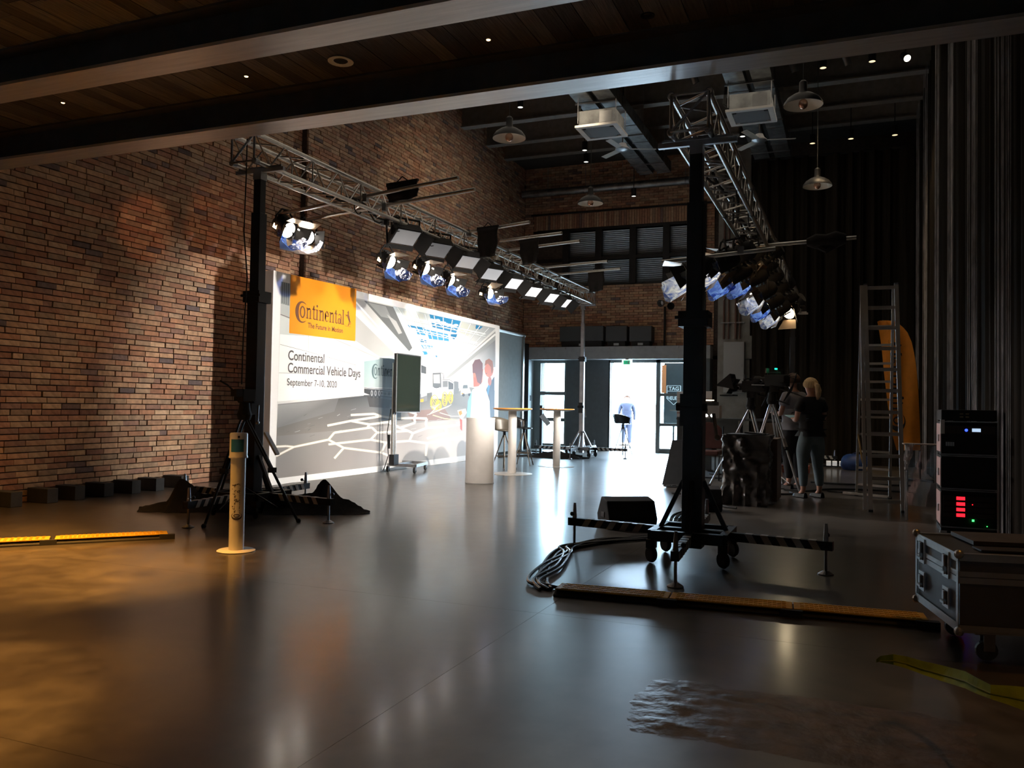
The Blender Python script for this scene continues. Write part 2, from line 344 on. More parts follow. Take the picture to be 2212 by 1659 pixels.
# ================================================================== back wall
wb = struct(MB((-5, BY+0.2, 0)).bb(WX-0.4, -8.2, BY+0.03, BY+0.35, 0, HZ).bb(-8.2, -8.14, BY+0.03, BY+0.35, 0, HZ)
    .bb(-8.14, -7.4, BY+0.03, BY+0.35, 2.5, HZ).bb(-8.4, -3.3, BY+0.03, BY+0.35, 2.5, 4.52).bb(-8.4, -3.3, BY+0.03, BY+0.35, 6.22, HZ)
    .bb(-8.8, -8.38, BY+0.03, BY+0.35, 2.5, HZ).bb(-3.86, -3.3, BY+0.03, BY+0.35, 4.4, 6.4).bb(-7.4, -6.1, BY+0.03, BY+0.35, 0, 2.6).bb(-3.9, 2.6, BY+0.03, BY+0.35, 0, 2.6).bb(-3.3, 2.6, BY+0.03, BY+0.35, 2.5, HZ)
    .build('wall_back', mortar_m))
M = MB((-5, BY+0.2, 0))
def back_bricks(M, x0, x1, z0, z1, skip):
    z = z0; r = 0
    while z < z1 - 0.01:
        x = x0 - (r % 2)*PY*0.5
        while x < x1:
            a, b_ = max(x, x0), min(x + PY, x1)
            if b_ - a > 0.03 and not skip((a+b_)/2, z+PZ/2):
                yf = BY + U(-0.006, 0.004); g = 0.0045
                M.box(((a+b_)/2, yf+0.025, z+PZ/2), (b_-a-2*g, 0.05, PZ-2*g), None, bcol())
            x += PY
        z += PZ; r += 1
back_bricks(M, WX, -3.33, 2.88, HZ-0.1, lambda x, z: (-8.42 < x < -3.84 and 4.55 < z < 6.62))
x = -8.42
while x < -3.84:      # soldier course over the high window
    M.box((x+0.035, BY+0.015, 6.41), (0.062, 0.06, 0.40), None, bcol()); x += 0.0715
tag(M.build('brickwork', brick_m, wb), kind='stuff')
MB((-5, BY+0.2, 0)).bb(-8.5, -3.4, BY-0.03, BY+0.02, 6.63, 6.67).build('slot', blackm, wb)
# lintel box, grey lower panels, returns of the recess
FY = 21.62
MB((-5, BY+0.2, 0)).bb(WX, -3.35, FY, BY+0.02, 2.50, 2.84).build('lintel', lgrey, wb)
MB((-5, BY+0.2, 0)).bb(-7.36, -6.12, BY-0.05, BY+0.02, 0, 2.5).build('panel', grey, wb)
MB((-5, BY+0.2, 0)).bb(-8.42, -8.36, FY, BY+0.02, 0, 2.5).build('reveal', lgrey, wb)
MB((-5, BY+0.2, 0)).bb(WX, -8.42, FY, BY+0.02, 0, 2.5).build('panel', grey, wb)
MB((-5, BY+0.2, 0)).bb(-3.88, -3.35, FY, BY+0.02, 0, 2.5).build('panel', grey, wb)
M = MB((-5, BY+0.2, 0))
for k in range(9):
    for zz in (2.80, 2.52): M.box((-8.5+k*0.62, FY-0.012, zz), (0.02, 0.03, 0.05))
M.build('hooks', steel, wb)
# raw concrete column with conduits
co = struct(MB((-2.78, 21.9, 0)).bb(-3.18, -2.38, 21.75, 22.1, 0, HZ).build('trim_1', conc))
for k, (x, r) in enumerate(((-3.02, 0.025), (-2.9, 0.02), (-2.72, 0.035), (-2.62, 0.02))):
    MB((-2.78, 21.9, 0)).tube([(x, 21.70, 3.0), (x, 21.70, 7.6)], r, 8).build('conduit', mat('copper_pipe', (0.16, 0.09, 0.07), 0.5, 0.4), co)
for z in (3.4, 4.1, 4.8, 5.5, 6.2, 6.9): MB((-2.78, 21.9, 0)).bb(-3.1, -2.5, 21.67, 21.75, z, z+0.03).build('clamp', steel, co)
# vertical dark grille on the brick pier
for z0, z1 in ((5.3, 6.7), (3.35, 4.4)):
    MB((-3.62, BY-0.03, z0)).bb(-3.72, -3.54, BY-0.05, BY+0.02, z0, z1).build('ventilation_grille', blackm)
for o in [o for o in COL.objects if o.name.startswith('ventilation_grille')]:
    tag(o, 'tall dark ventilation grille on the brick pier, the ' + ('upper' if o.location.z > 4 else 'lower') + ' one', 'grille', 'grilles on the brick pier')

# high window with venetian blinds
wn = struct(MB((-6.1, BY, 5.4)).bb(-8.38, -3.86, BY+0.02, BY+0.10, 4.52, 4.60).bb(-8.38, -3.86, BY+0.02, BY+0.10, 6.14, 6.22).bb(-8.38, -8.30, BY+0.02, BY+0.10, 4.6, 6.14).bb(-3.94, -3.86, BY+0.02, BY+0.10, 4.6, 6.14).build('window_1', black))
for px in (1222, 1292.6, 1366.7, 1439):
    x = ony(px, 550, BY).x; MB((-6.1, BY, 5.4)).bb(x-0.09, x+0.09, BY-0.02, BY+0.10, 4.6, 6.14).build('mullion', black, wn)
MB((-6.1, BY, 5.4)).bb(-8.3, -3.94, BY-0.01, BY+0.10, 5.28, 5.37).build('transom', black, wn)
M = MB((-6.1, BY, 5.4)); z = 4.63
while z < 6.12:
    if not 5.26 < z < 5.39: M.bar((-8.3, BY+0.12, z), (-3.94, BY+0.12, z), 0.044, 0.005, upv=(0, 0.85, 0.62))
    z += 0.052
tag(M.build('blind_slats', mat('blind_aluminium', (0.5, 0.52, 0.55), 0.35, 0.85), wn), kind='stuff')
MB((-6.1, BY, 5.4)).bb(-8.3, -3.94, BY+0.17, BY+0.18, 4.6, 6.14).build('pane', glass_m, wn)
MB((-6.1, BY, 5.4)).bb(-8.4, -3.8, BY+0.20, BY+0.24, 4.5, 6.3).build('shutter', blackm, wn)
# narrow window of three panes
wn = struct(MB((-7.78, BY, 1.3)).bb(-8.36, -8.14, BY-0.02, BY+0.06, 0, 2.5).bb(-7.42, -7.36, BY-0.04, BY+0.06, 0, 2.5).bb(-8.14, -7.42, BY-0.02, BY+0.06, 2.42, 2.5).bb(-8.14, -7.42, BY-0.02, BY+0.06, 0, 0.16).build('window_2', mat('frame_grey', (0.16, 0.175, 0.17), 0.6)))
for z0, z1 in ((0.16, 0.78), (0.88, 1.52), (1.62, 2.42)):
    MB((-7.78, BY, 1.3)).bb(-8.14, -7.42, BY+0.01, BY+0.02, z0, z1).build('pane', glass_m, wn)
for z in (0.78, 1.52): MB((-7.78, BY, 1.3)).bb(-8.14, -7.42, BY-0.02, BY+0.06, z, z+0.1).build('transom', MATS['frame_grey'], wn)
MB((-7.78, BY, 1.3)).bb(-8.36, -8.345, FY+0.18, FY+0.24, 1.35, 1.5).build('handle', black, wn)
# open door and glazed side light
dr = struct(MB((-5.4, BY, 0)).bb(-6.14, -6.10, BY-0.05, BY+0.06, 0, 2.5).bb(-4.83, -4.72, BY-0.05, BY+0.06, 0, 2.5).bb(-6.14, -4.72, BY-0.05, BY+0.06, 2.42, 2.5).build('door_1', MATS['frame_grey']))
wn = struct(MB((-4.3, BY, 1.2)).bb(-4.72, -3.88, BY-0.04, BY+0.06, 0, 0.12).bb(-4.72, -3.88, BY-0.04, BY+0.06, 2.42, 2.5).bb(-4.72, -3.88, BY-0.04, BY+0.06, 1.52, 1.60).bb(-4.72, -3.88, BY-0.04, BY+0.06, 0.72, 0.80).build('window_3', MATS['frame_grey']))
for z0, z1 in ((0.12, 0.72), (0.80, 1.52), (1.60, 2.42)): MB((-4.3, BY, 1.2)).bb(-4.72, -3.88, BY+0.01, BY+0.02, z0, z1).build('pane', glass_m, wn)
# exterior ground and board
struct(MB((-5, 30, -0.1)).bb(-30, 20, 22.4, 60, -0.12, -0.02).build('trim_2', mat('paving', (0.5, 0.5, 0.48), 0.8, noise=0.1)))
bd = thing('sign_board', 'slate grey board with a white shield emblem behind the glass beside the open door', 'sign', (-4.1, 22.9, 0))
MB((-4.1, 22.9, 0)).bb(-4.80, -3.4, 22.9, 22.98, 0.72, 2.46).build('board', mat('slate_board', (0.022, 0.028, 0.030), 0.5, noise=0.1), bd)
MB((-4.1, 22.9, 0)).bb(-4.86, -4.74, 22.88, 22.9, 1.62, 2.40).build('strip', mat('orange_strip', (0.5, 0.16, 0.05), 0.6), bd)
for x in (-4.55, -3.5): MB((-4.1, 22.9, 0)).bb(x, x+0.05, 22.92, 22.96, -0.02, 0.72).build('leg', black, bd)
def text(s, loc, rot, size, m, parent, name='lettering', width=None, ext=0.001, bold=0.0, align='LEFT', inv=None):
    cu = bpy.data.curves.new(name, 'FONT'); cu.body = s; cu.size = size; cu.extrude = ext; cu.offset = bold; cu.align_x = align; cu.materials.append(m)
    o = bpy.data.objects.new(name, cu); COL.objects.link(o); o.parent = parent
    o.rotation_euler = rot; o.location = loc
    bpy.context.view_layer.update(); dg = bpy.context.evaluated_depsgraph_get()
    me = bpy.data.meshes.new_from_object(o.evaluated_get(dg)); bpy.data.objects.remove(o)
    xs_ = [v.co.x for v in me.vertices]; k = (width / max(1e-3, max(xs_) - min(xs_))) if width else 1.0
    x0_ = min(xs_)
    for v in me.vertices: v.co.x = (v.co.x - (x0_ if width else 0)) * k
    me.materials.clear(); me.materials.append(m)
    o = bpy.data.objects.new(name, me); COL.objects.link(o); o.parent = parent; o.rotation_euler = rot; o.location = loc
    return o
wink = mat('white_ink', (0.75, 0.78, 0.78), 0.6)
M = MB((-4.1, 22.9, 0))
ex0, ex1, ezt, ezm, ezb, exm = -4.708, -4.332, 1.828, 1.470, 1.300, -4.520
for a, b_ in (((ex0, ezt), (ex1, ezt)), ((ex0, ezt), (ex0, ezm)), ((ex1, ezt), (ex1, ezm)), ((ex0, ezm), (exm, ezb)), ((ex1, ezm), (exm, ezb))):
    M.bar((a[0], 22.875, a[1]), (b_[0], 22.875, b_[1]), 0.02, 0.01)
M.bar((ex0, 22.875, 1.675), (ex1, 22.875, 1.675), 0.010, 0.01); M.build('emblem', wink, bd)
text('TAG', (exm-0.14+4.1, -0.03, 1.70), (math.pi/2, 0, 0), 0.14, wink, bd, width=0.28, bold=0.002)
text('HEUER', (exm-0.16+4.1, -0.03, 1.435), (math.pi/2, 0, 0), 0.14, wink, bd, width=0.32, bold=0.002)
# exit sign
ex = thing('exit_sign', 'small lit green and white escape route sign over the open door', 'sign', (-5.5, 21.6, 2.40))
MB((-5.5, 21.6, 2.40)).bb(-5.66, -5.38, 21.58, 21.61, 2.34, 2.48).build('housing', emi('sign_white', (0.8, 1, 0.9), 1.1), ex)
MB((-5.5, 21.6, 2.40)).bb(-5.61, -5.44, 21.572, 21.58, 2.355, 2.455).build('pictogram_field', emi('sign_green', (0.02, 0.55, 0.25), 0.6, (0.01, 0.4, 0.2)), ex)
MB((-5.5, 21.6, 2.40)).box((-5.55, 21.568, 2.42), (0.02, 0.006, 0.02)).bar((-5.56, 21.568, 2.41), (-5.53, 21.568, 2.375), 0.02, 0.006).bar((-5.54, 21.568, 2.375), (-5.57, 21.568, 2.36), 0.012, 0.006).bb(-5.5, -5.46, 21.565, 21.572, 2.37, 2.44).build('pictogram', wink, ex)
MB((-5.5, 21.6, 2.40)).bb(-5.56, -5.48, 21.58, 21.62, 2.48, 2.5).build('bracket', steel, ex)

# other shell walls
struct(MB((RX+0.9, 10, 0)).bb(RX+0.7, RX+1.1, -4.5, 22.4, 0, HZ).build('wall_right', conc))
struct(MB((-3.6, -4.6, 0)).bb(-9.1, 2.6, -4.8, -4.5, 0, 4.3).build('wall_front', conc))
struct(MB((-3.6, 6.1, 6)).bb(-9.1, 2.6, 5.95, 6.2, 3.98, HZ).build('wall_upper_front', beamd))

# ================================================================== low plank ceiling
CZ = 4.0
ce = struct(MB((-3.6, 1, CZ)).bb(-9.1, 2.6, -4.6, 6.2, CZ+0.02, CZ+0.2).build('ceiling', mortar_m))
PC = [(0.085, 0.070, 0.056), (0.105, 0.087, 0.07), (0.066, 0.053, 0.043), (0.145, 0.124, 0.104), (0.052, 0.042, 0.034)]
x = -8.69
while x < 2.3:
    wd = random.choice([0.14, 0.14, 0.16]); y = -4.4
    segs = [(-4.4, U(1.5, 2.5)), (None, U(3.6, 5.4)), (None, 5.95)]; a = -4.4
    for _, e in segs:
        if e - a > 0.1:
            MB((-3.6, 1, CZ)).bb(x+0.002, x+wd-0.002, a+0.002, e-0.002, CZ-0.018+U(-0.003, 0.003), CZ+0.02, random.choice(PC)).build('plank', wood_m, ce)
        a = e
    x += wd
for nm, ya_, yb_ in (('trim_3', 4.52, 4.80), ('trim_4', 5.95, 6.22)):
    ym = (ya_+yb_)/2; bt = struct(MB((-3.2, ym, 3.68)).bb(-8.7, 2.4, ya_, yb_, 3.68, 3.705).build(nm, beamm))
    MB((-3.2, ym, 3.68)).bb(-8.7, 2.4, ym-0.012, ym+0.012, 3.705, 3.99).build('web', beamd, bt); MB((-3.2, ym, 3.68)).bb(-8.7, 2.4, ya_, yb_, 3.965, 3.99).build('flange', beamd, bt)  # web and upper flange coloured dark: shade of the recess put into the colour
# downlights in the planks
def downlight(px, py, r, label, m_lens, big=False):
    p = onz(px, py, CZ-0.02); p.z = CZ - 0.02
    t = thing('ceiling_light', label, 'light', p, group='recessed lights in the plank ceiling')
    MB(p).lathe([(r*0.55, 0), (r, -0.006), (r, 0.0), (r*0.9, 0.002)], p, 20).build('trim_ring', white if big else black, t, smooth=True)
    MB(p).lathe([(0.001, -0.004), (r*0.5, -0.004), (r*0.56, 0.0)], p, 14).build('lens', m_lens, t)
lens_on = emi('warm_lens', (1.0, 0.62, 0.28), 5.0); lens_off = mat('dark_lens', (0.05, 0.05, 0.05), 0.2)
downlight(736, 132, 0.105, 'large round white recessed light in the dark plank ceiling', lens_off, True)
downlight(1399, 33, 0.05, 'small unlit ring of a recessed spot near the top edge of the ceiling', lens_off)
downlight(1055, 86, 0.03, 'tiny glowing recessed spot right of the large white ceiling light', lens_on)
downlight(532, 165, 0.03, 'tiny glowing recessed spot left of the large white ceiling light', lens_on)
downlight(136, 222, 0.03, 'tiny glowing recessed spot in the planks at far left', lens_on)

# ================================================================== hall ceiling, joists, curtains
struct(MB((-3.6, 14, HZ)).bb(-9.1, 2.6, 6.0, 22.4, HZ, HZ+0.1).build('ceiling_hall', mat('ceiling_black', (0.02, 0.018, 0.016), 0.9)))
for k, y in enumerate((20.54, 19.32, 17.84, 16.45, 15.05, 13.65, 12.2, 10.8, 9.4, 8.0)):
    struct(MB((-3.6, y, 7.85)).bb(-8.72, RX, y-0.11, y+0.11, 7.85, 7.88).bb(-8.72, RX, y-0.02, y+0.02, 7.88, HZ).bb(-8.72, RX, y-0.11, y+0.11, HZ-0.06, HZ).build('trim_%d' % (k+5), beamd if False else mat('joist', (0.24, 0.22, 0.20), 0.6, noise=0.15)))
struct(MB((-3.6, 21.4, 8.1)).bb(-8.72, 2.6, 20.9, 22.05, 8.0, HZ).build('trim_15', beamd))
def curtain(name, label, p0, p1, z0, z1, step, amp, folds, strings):
    p0, p1 = V(p0), V(p1); d = (p1 - p0); L_ = d.length; d.normalize(); nrm = V((-d.y, d.x, 0)); n = int(L_/step); mid = (p0+p1)/2
    t = thing(name, label, 'curtain', (mid.x, mid.y, z0))
    M = MB((mid.x, mid.y, z0)); vs = []; ph = 0; zs = [z0, z0+(z1-z0)*0.33, z0+(z1-z0)*0.66, z1]
    prof = []
    for i in range(n+1):
        ph += (0.7 + 0.6*mnoise.noise(V((i*0.05, folds, 0)))) * step * folds
        prof.append(amp * (math.sin(ph) + 0.35*math.sin(ph*2.7+1)) * (0.75 + 0.5*mnoise.noise(V((i*0.03, 9, folds)))))
    for zi, z in enumerate(zs):
        for i in range(n+1): vs.append(p0 + d*(i*L_/n) + nrm*(prof[i]*(1+0.12*zi) + 0.01*mnoise.noise(V((i*0.1, zi*3, 2)))) + V((0, 0, z)))
    c = n+1; M.add(vs, [(k*c+i, k*c+i+1, (k+1)*c+i+1, (k+1)*c+i) for k in range(3) for i in range(n)])
    M.build('cloth', curt_m, t, smooth=True)
    M = MB((mid.x, mid.y, z0))
    for i in range(strings):
        u = L_*((0.03+0.16*(i % 7) + 0.02*mnoise.noise(V((i, 1, 1)))) % 1.0) + U(-0.45, 0.45); u = max(0.05, min(L_-0.05, u)); off = amp*1.9 + U(0, 0.03); a = p0 + d*u + nrm*off
        M.tube([a + V((U(-.004, .004), U(-.004, .004), z0+0.01)), a + V((0, 0, (z0+z1)*0.5)), a + V((0, 0, z1))], 0.0035, 4, False)
    tag(M.build('strings', string_m, t), kind='stuff')
    MB((mid.x, mid.y, z0)).bar(p0 + V((0, 0, z1)), p1 + V((0, 0, z1)), 0.05, 0.05).build('rail', black, t)
    return t
curtain('string_curtain', 'tall dark string curtain along the right side of the hall', (RX, 6.35, 0), (RX, 20.0, 0), 0.0, 7.86, 0.03, 0.045, 26, 95)
curtain('stage_curtain', 'dark pleated curtain hanging across the far right end of the hall', (-2.15, 20.05, 0), (RX, 20.05, 0), 0.0, 7.05, 0.025, 0.05, 30, 0)
for o in COL.objects:
    if o.name.startswith('stage_curtain'):
        for c in list(o.children):
            if c.name.startswith('strings'): bpy.data.objects.remove(c)
# ================================================================== backdrop with print
BX = -7.6
ba = onx(580, 1050, BX); y0b = 9.57; y1b = 17.78; zt = 3.06
bk = thing('backdrop_wall', 'huge white framed event backdrop with orange logo box, standing along the brick wall', 'backdrop', (BX-0.08, 13.6, 0))
O_ = (BX-0.08, 13.6, 0)
frame_w = mat('white_frame', (0.93, 0.92, 0.91), 0.5)
MB(O_).bb(BX-0.17, BX, y0b, y1b, 0.0, zt).build('frame', frame_w, bk, bevel=0.006)
MB(O_).bar((BX-0.1, y0b+0.05, 0.45), (BX-0.62, y0b+0.05, 0.02), 0.05).bb(BX-0.65, BX-0.12, y0b+0.02, y0b+0.08, 0, 0.05).build('brace', whitel, bk)
class PR:      # flat print: coloured shapes laid out on the plane of the backdrop, in crop units
    def __init__(s): s.M = MB(O_); s.k = 0
    def p(s, u, v): q = onx(580 + u/3.95, 570 + v/3.95, BX); q.x = BX; return q
    def poly(s, pts, col, hold=False):
        if not hold: s.k += 1
        e = 0.001 + s.k*0.000012
        q = [s.p(*a) + V((e, 0, 0)) for a in pts]
        c = tuple(lin(cc) for cc in col) if isinstance(col[0], tuple) else lin(col)
        if (q[1]-q[0]).cross(q[2]-q[1]).x < 0: q.reverse(); c = tuple(reversed(c)) if isinstance(c[0], tuple) else c
        s.M.add(q, [tuple(range(len(q)))], c)
    def line(s, pts, w, col, hold=True):
        s.k += 1
        for a, b_ in zip(pts, pts[1:]):
            a, b_ = V((*a, 0)), V((*b_, 0)); d = (b_-a); 
            if d.length < 1e-3: continue
            n = V((-d.y, d.x, 0)).normalized() * w/2
            s.poly([(a+n).xy, (b_+n).xy, (b_-n).xy, (a-n).xy], col, hold)
    def ell(s, cx, cy, rx, ry, col, n=16, a0=0): s.poly([(cx+rx*math.cos(2*math.pi*i/n+a0), cy+ry*math.sin(2*math.pi*i/n+a0)) for i in range(n)], col)
    def ring(s, cx, cy, rx, ry, w, col, n=20):
        s.k += 1
        for i in range(n):
            a, b_ = 2*math.pi*i/n, 2*math.pi*(i+1)/n
            s.poly([(cx+rx*math.cos(a), cy+ry*math.sin(a)), (cx+rx*math.cos(b_), cy+ry*math.sin(b_)), (cx+(rx-w)*math.cos(b_), cy+(ry-w)*math.sin(b_)), (cx+(rx-w)*math.cos(a), cy+(ry-w)*math.sin(a))], col, True)
P = PR(); g = lambda a: (a, a, a*0.99)
TL, TR, BR, BL = (106, 150), (1935, 550), (1925, 1605), (58, 1832)
P.poly([TL, TR, BR, BL], g(0.90))
# hall wall on the left
P.poly([TL, (1100, 368), (1300, 760), (1100, 800), (800, 790), (98, 600)], g(0.80))
P.poly([(108, 150), (182, 168), (180, 360), (104, 340)], (0.60, 0.63, 0.62))
for k in range(4): P.line([(118+k*17, 155+k*4), (116+k*17, 335+k*6)], 7, (0.38, 0.38, 0.39))
P.poly([(104, 345), (182, 362), (182, 455), (103, 420)], (0.74, 0.76, 0.75)); P.line([(102, 430), (182, 462)], 9, g(0.52))
P.poly([(103, 440), (182, 470), (182, 600), (740, 660), (960, 800), (1090, 790), (800, 830), (98, 690)], (0.84, 0.86, 0.85))
P.poly([(98, 600), (560, 640), (820, 790), (810, 1130), (78, 1185)], g(0.985))
P.poly([(735, 400), (735, 650), (960, 800), (1100, 780)], g(0.70)); P.poly([(745, 300), (820, 318), (1180, 742), (1090, 778), (735, 430)], ((0.66,)*3, (0.72,)*3, (0.95,)*3, (0.90,)*3, (0.93,)*3))
P.line([(745, 325), (1130, 760)], 14, g(0.97)); P.line([(560, 640), (960, 815)], 8, g(0.72)); P.line([(700, 700), (905, 805)], 5, g(0.80))
P.poly([(815, 314), (1075, 370), (1240, 700), (1200, 745)], (0.42, 0.43, 0.43)); P.poly([(850, 330), (1000, 362), (1050, 470), (960, 450)], (0.56, 0.57, 0.57)); P.poly([(1010, 430), (1090, 490), (1140, 590), (1110, 600)], (0.70, 0.70, 0.70))
# glass roof with white trusses
P.poly([(1060, 360), (1935, 550), (1500, 965), (1240, 745)], ((0.80, 0.84, 0.85), (0.66, 0.68, 0.69), (0.99, 0.99, 0.99), (0.93, 0.95, 0.95)))
P.poly([(1145, 395), (1320, 428), (1330, 540), (1180, 520)], (0.80, 0.82, 0.80)); P.poly([(1640, 490), (1770, 540), (1700, 615), (1615, 580)], (0.74, 0.76, 0.73))
for q in ([(1372, 430), (1640, 488), (1600, 590), (1400, 540)], [(1255, 548), (1340, 556), (1345, 612), (1270, 600)], [(1345, 560), (1530, 600), (1540, 660), (1370, 640)], [(1285, 640), (1345, 648), (1350, 672), (1300, 668)], [(1300, 690), (1400, 700), (1400, 730), (1320, 722)], [(1310, 745), (1350, 748), (1360, 775), (1325, 775)], [(1770, 520), (1830, 535), (1800, 560), (1765, 552)], [(1545, 600), (1620, 600), (1580, 650)], [(1380, 770), (1440, 778), (1440, 800)], [(1185, 520), (1330, 545), (1325, 560), (1200, 540)]):
    c = random.choice([(0.12, 0.47, 0.66), (0.20, 0.56, 0.75), (0.10, 0.42, 0.60)]); P.poly(q, c)
for k in range(9):
    u = 1390 + k*26; P.ell(u, 470+k*8+U(-15, 15), U(14, 26), U(8, 16), (0.86, 0.93, 0.97), 9)
vp = (1500, 968)
for k in range(11):
    u = 1100 + k*78; v = 372 + k*17.5
    P.line([(u, v), (vp[0] + (u-vp[0])*0.12, vp[1] + (v-vp[1])*0.12)], 6, (0.93, 0.95, 0.95)); P.line([(u+5, v), (vp[0] + (u+5-vp[0])*0.12, vp[1] + (v-vp[1])*0.12)], 2.0, (0.55, 0.58, 0.59))
for k in range(9):
    s_ = 0.88 * 0.80**k; a = (vp[0] + (1100-vp[0])*s_, vp[1] + (372-vp[1])*s_); b_ = (vp[0] + (1900-vp[0])*s_, vp[1] + (548-vp[1])*s_)
    P.line([a, b_], 8*s_+1.5, (0.95, 0.96, 0.96)); dv = 26*s_; P.line([(a[0], a[1]+dv), (b_[0], b_[1]+dv)], 6*s_+1, (0.90, 0.92, 0.92)); P.line([(a[0], a[1]+dv+4), (b_[0], b_[1]+dv+4)], 2, (0.5, 0.53, 0.54))
    n = 14
    zz = [(a[0]+(b_[0]-a[0])*i/n, a[1]+(b_[1]-a[1])*i/n + (dv if i % 2 else 0)) for i in range(n+1)]; P.line(zz, 3*s_+1, (0.92, 0.94, 0.94)); P.k += 1
for k in range(26):
    P.ell(1250+U(0, 330), 820+U(-60, 110), U(10, 32), U(8, 22), (1, 1, 1), 8)
# right wall
P.poly([(1935, 575), (1500, 962), (1520, 985), (1935, 700)], g(0.62)); P.line([(1935, 600), (1508, 962)], 16, g(0.96)); P.poly([(1935, 650), (1560, 960), (1700, 935), (1935, 900)], ((0.48,)*3, (0.86,)*3, (0.90,)*3, (0.64,)*3)); P.poly([(1935, 880), (1500, 985), (1500, 1060), (1930, 1060)], g(0.97))
# floor of the hall
P.poly([(78, 1190), (810, 1120), (1300, 1110), (1700, 1050), (1930, 1080), (1926, 1300), (68, 1480)], (lin((0.62,)*3), lin((.5,)*3), (0.30, 0.30, 0.29), (0.5, 0.5, 0.48), (0.5,)*3, (0.58, 0.56, 0.54), (0.50, 0.48, 0.46)))
P.poly([(68, 1470), (1926, 1295), (1925, 1605), (58, 1832)], ((0.52, 0.51, 0.50), (0.72, 0.68, 0.66), (0.80, 0.78, 0.76), (0.56, 0.54, 0.53)))
P.poly([(78, 1195), (600, 1140), (560, 1260), (70, 1400)], ((0.66,)*3, (0.42,)*3, (0.46,)*3, (0.50,)*3)); P.poly([(840, 1130), (1090, 1165), (1300, 1180), (1180, 1240), (860, 1220)], (0.26, 0.24, 0.22)); P.poly([(1180, 1260), (1500, 1230), (1560, 1330), (1220, 1340)], (0.50, 0.40, 0.36))
for k in range(60):
    u, v = U(100, 1850), U(1240, 1640); 
    if v < 1480 + (u-100)*0.02: P.line([(u, v), (u+U(20, 60), v-U(8, 16))], U(1.5, 4), random.choice([g(0.38), g(0.72), g(0.55)]))
P.poly([(70, 1175), (810, 1110), (812, 1124), (74, 1196)], g(0.88)); P.line([(76, 1204), (810, 1128)], 3, g(0.45))
P.line([(97, 687), (340, 750), (740, 862)], 3, g(0.55)); P.line([(88, 930), (330, 938), (740, 950)], 3, g(0.62))
for u, a, b_ in ((340, 612, 1160), (520, 632, 1142), (648, 690, 1130), (742, 730, 1122)): P.line([(u, a), (u-6, b_)], 3, g(0.70))
# truck
P.poly([(815, 815), (1170, 768), (1310, 760), (1310, 1060), (812, 1052)], ((0.60, 0.70, 0.71), (0.72, 0.79, 0.80), (0.9, 0.9, 0.9), (0.8, 0.8, 0.8), (0.66, 0.72, 0.72))); P.poly([(815, 815), (1170, 768), (1170, 782), (815, 832)], (0.82, 0.85, 0.85))
P.poly([(815, 1055), (1100, 1075), (1100, 1150), (880, 1125), (815, 1100)], (0.22, 0.21, 0.20))
for u in (880, 912, 944): P.ell(u, 1105, 17, 42, (0.20, 0.19, 0.19)); P.ell(u, 1103, 10, 26, (0.60, 0.60, 0.60)); P.ell(u, 1103, 5, 13, (0.35, 0.35, 0.35))
P.line([(960, 1090), (1065, 1100)], 5, g(0.75)); P.line([(960, 1118), (1065, 1130)], 5, g(0.72)); P.line([(815, 1062), (1100, 1082)], 4, g(0.86))
for u in (975, 1010, 1045): P.line([(u, 1090), (u, 1125)], 4, g(0.7))
P.poly([(1300, 820), (1350, 850), (1350, 1170), (1300, 1180)], g(0.95)); P.poly([(1302, 862), (1345, 880), (1345, 940), (1302, 930)], g(0.28)); P.poly([(1298, 1140), (1352, 1120), (1352, 1170), (1298, 1180)], g(0.45)); P.poly([(1295, 1155), (1322, 1152), (1322, 1176), (1295, 1180)], (1.0, 0.60, 0.1))
for v in (985, 1020, 1060): P.line([(1304, v), (1348, v-6)], 4, g(0.6))
# coaches and vans
P.poly([(1395, 925), (1480, 922), (1490, 1150), (1395, 1150)], g(0.93)); P.poly([(1398, 930), (1470, 928), (1474, 1055), (1398, 1050)], g(0.33)); P.poly([(1405, 945), (1460, 942), (1462, 1020), (1408, 1018)], g(0.70)); P.ell(1432, 1050, 26, 12, g(0.3)); P.line([(1470, 930), (1492, 940), (1494, 985)], 5, g(0.25))
P.poly([(1480, 990), (1545, 988), (1580, 1015), (1578, 1115), (1482, 1110)], g(0.78)); P.poly([(1485, 1000), (1528, 998), (1528, 1050), (1485, 1052)], g(0.42)); P.poly([(1532, 1000), (1576, 1022), (1576, 1070), (1534, 1072)], g(0.30)); P.line([(1480, 990), (1545, 988), (1580, 1014)], 4, g(0.25))
P.poly([(1580, 1000), (1620, 1005), (1622, 1105), (1582, 1110)], g(0.42)); P.poly([(1625, 1005), (1655, 980), (1655, 1060), (1625, 1090)], g(0.72)); P.poly([(1640, 1060), (1655, 1030), (1700, 1028), (1728, 1100), (1640, 1118)], g(0.94)); P.poly([(1660, 1034), (1696, 1032), (1700, 1062), (1654, 1064)], (0.35, 0.37, 0.36)); P.ell(1662, 1118, 12, 14, g(0.2)); P.ell(1712, 1116, 10, 12, g(0.2)); P.poly([(1645, 1100), (1660, 1100), (1660, 1110), (1645, 1110)], (1, .6, .2))
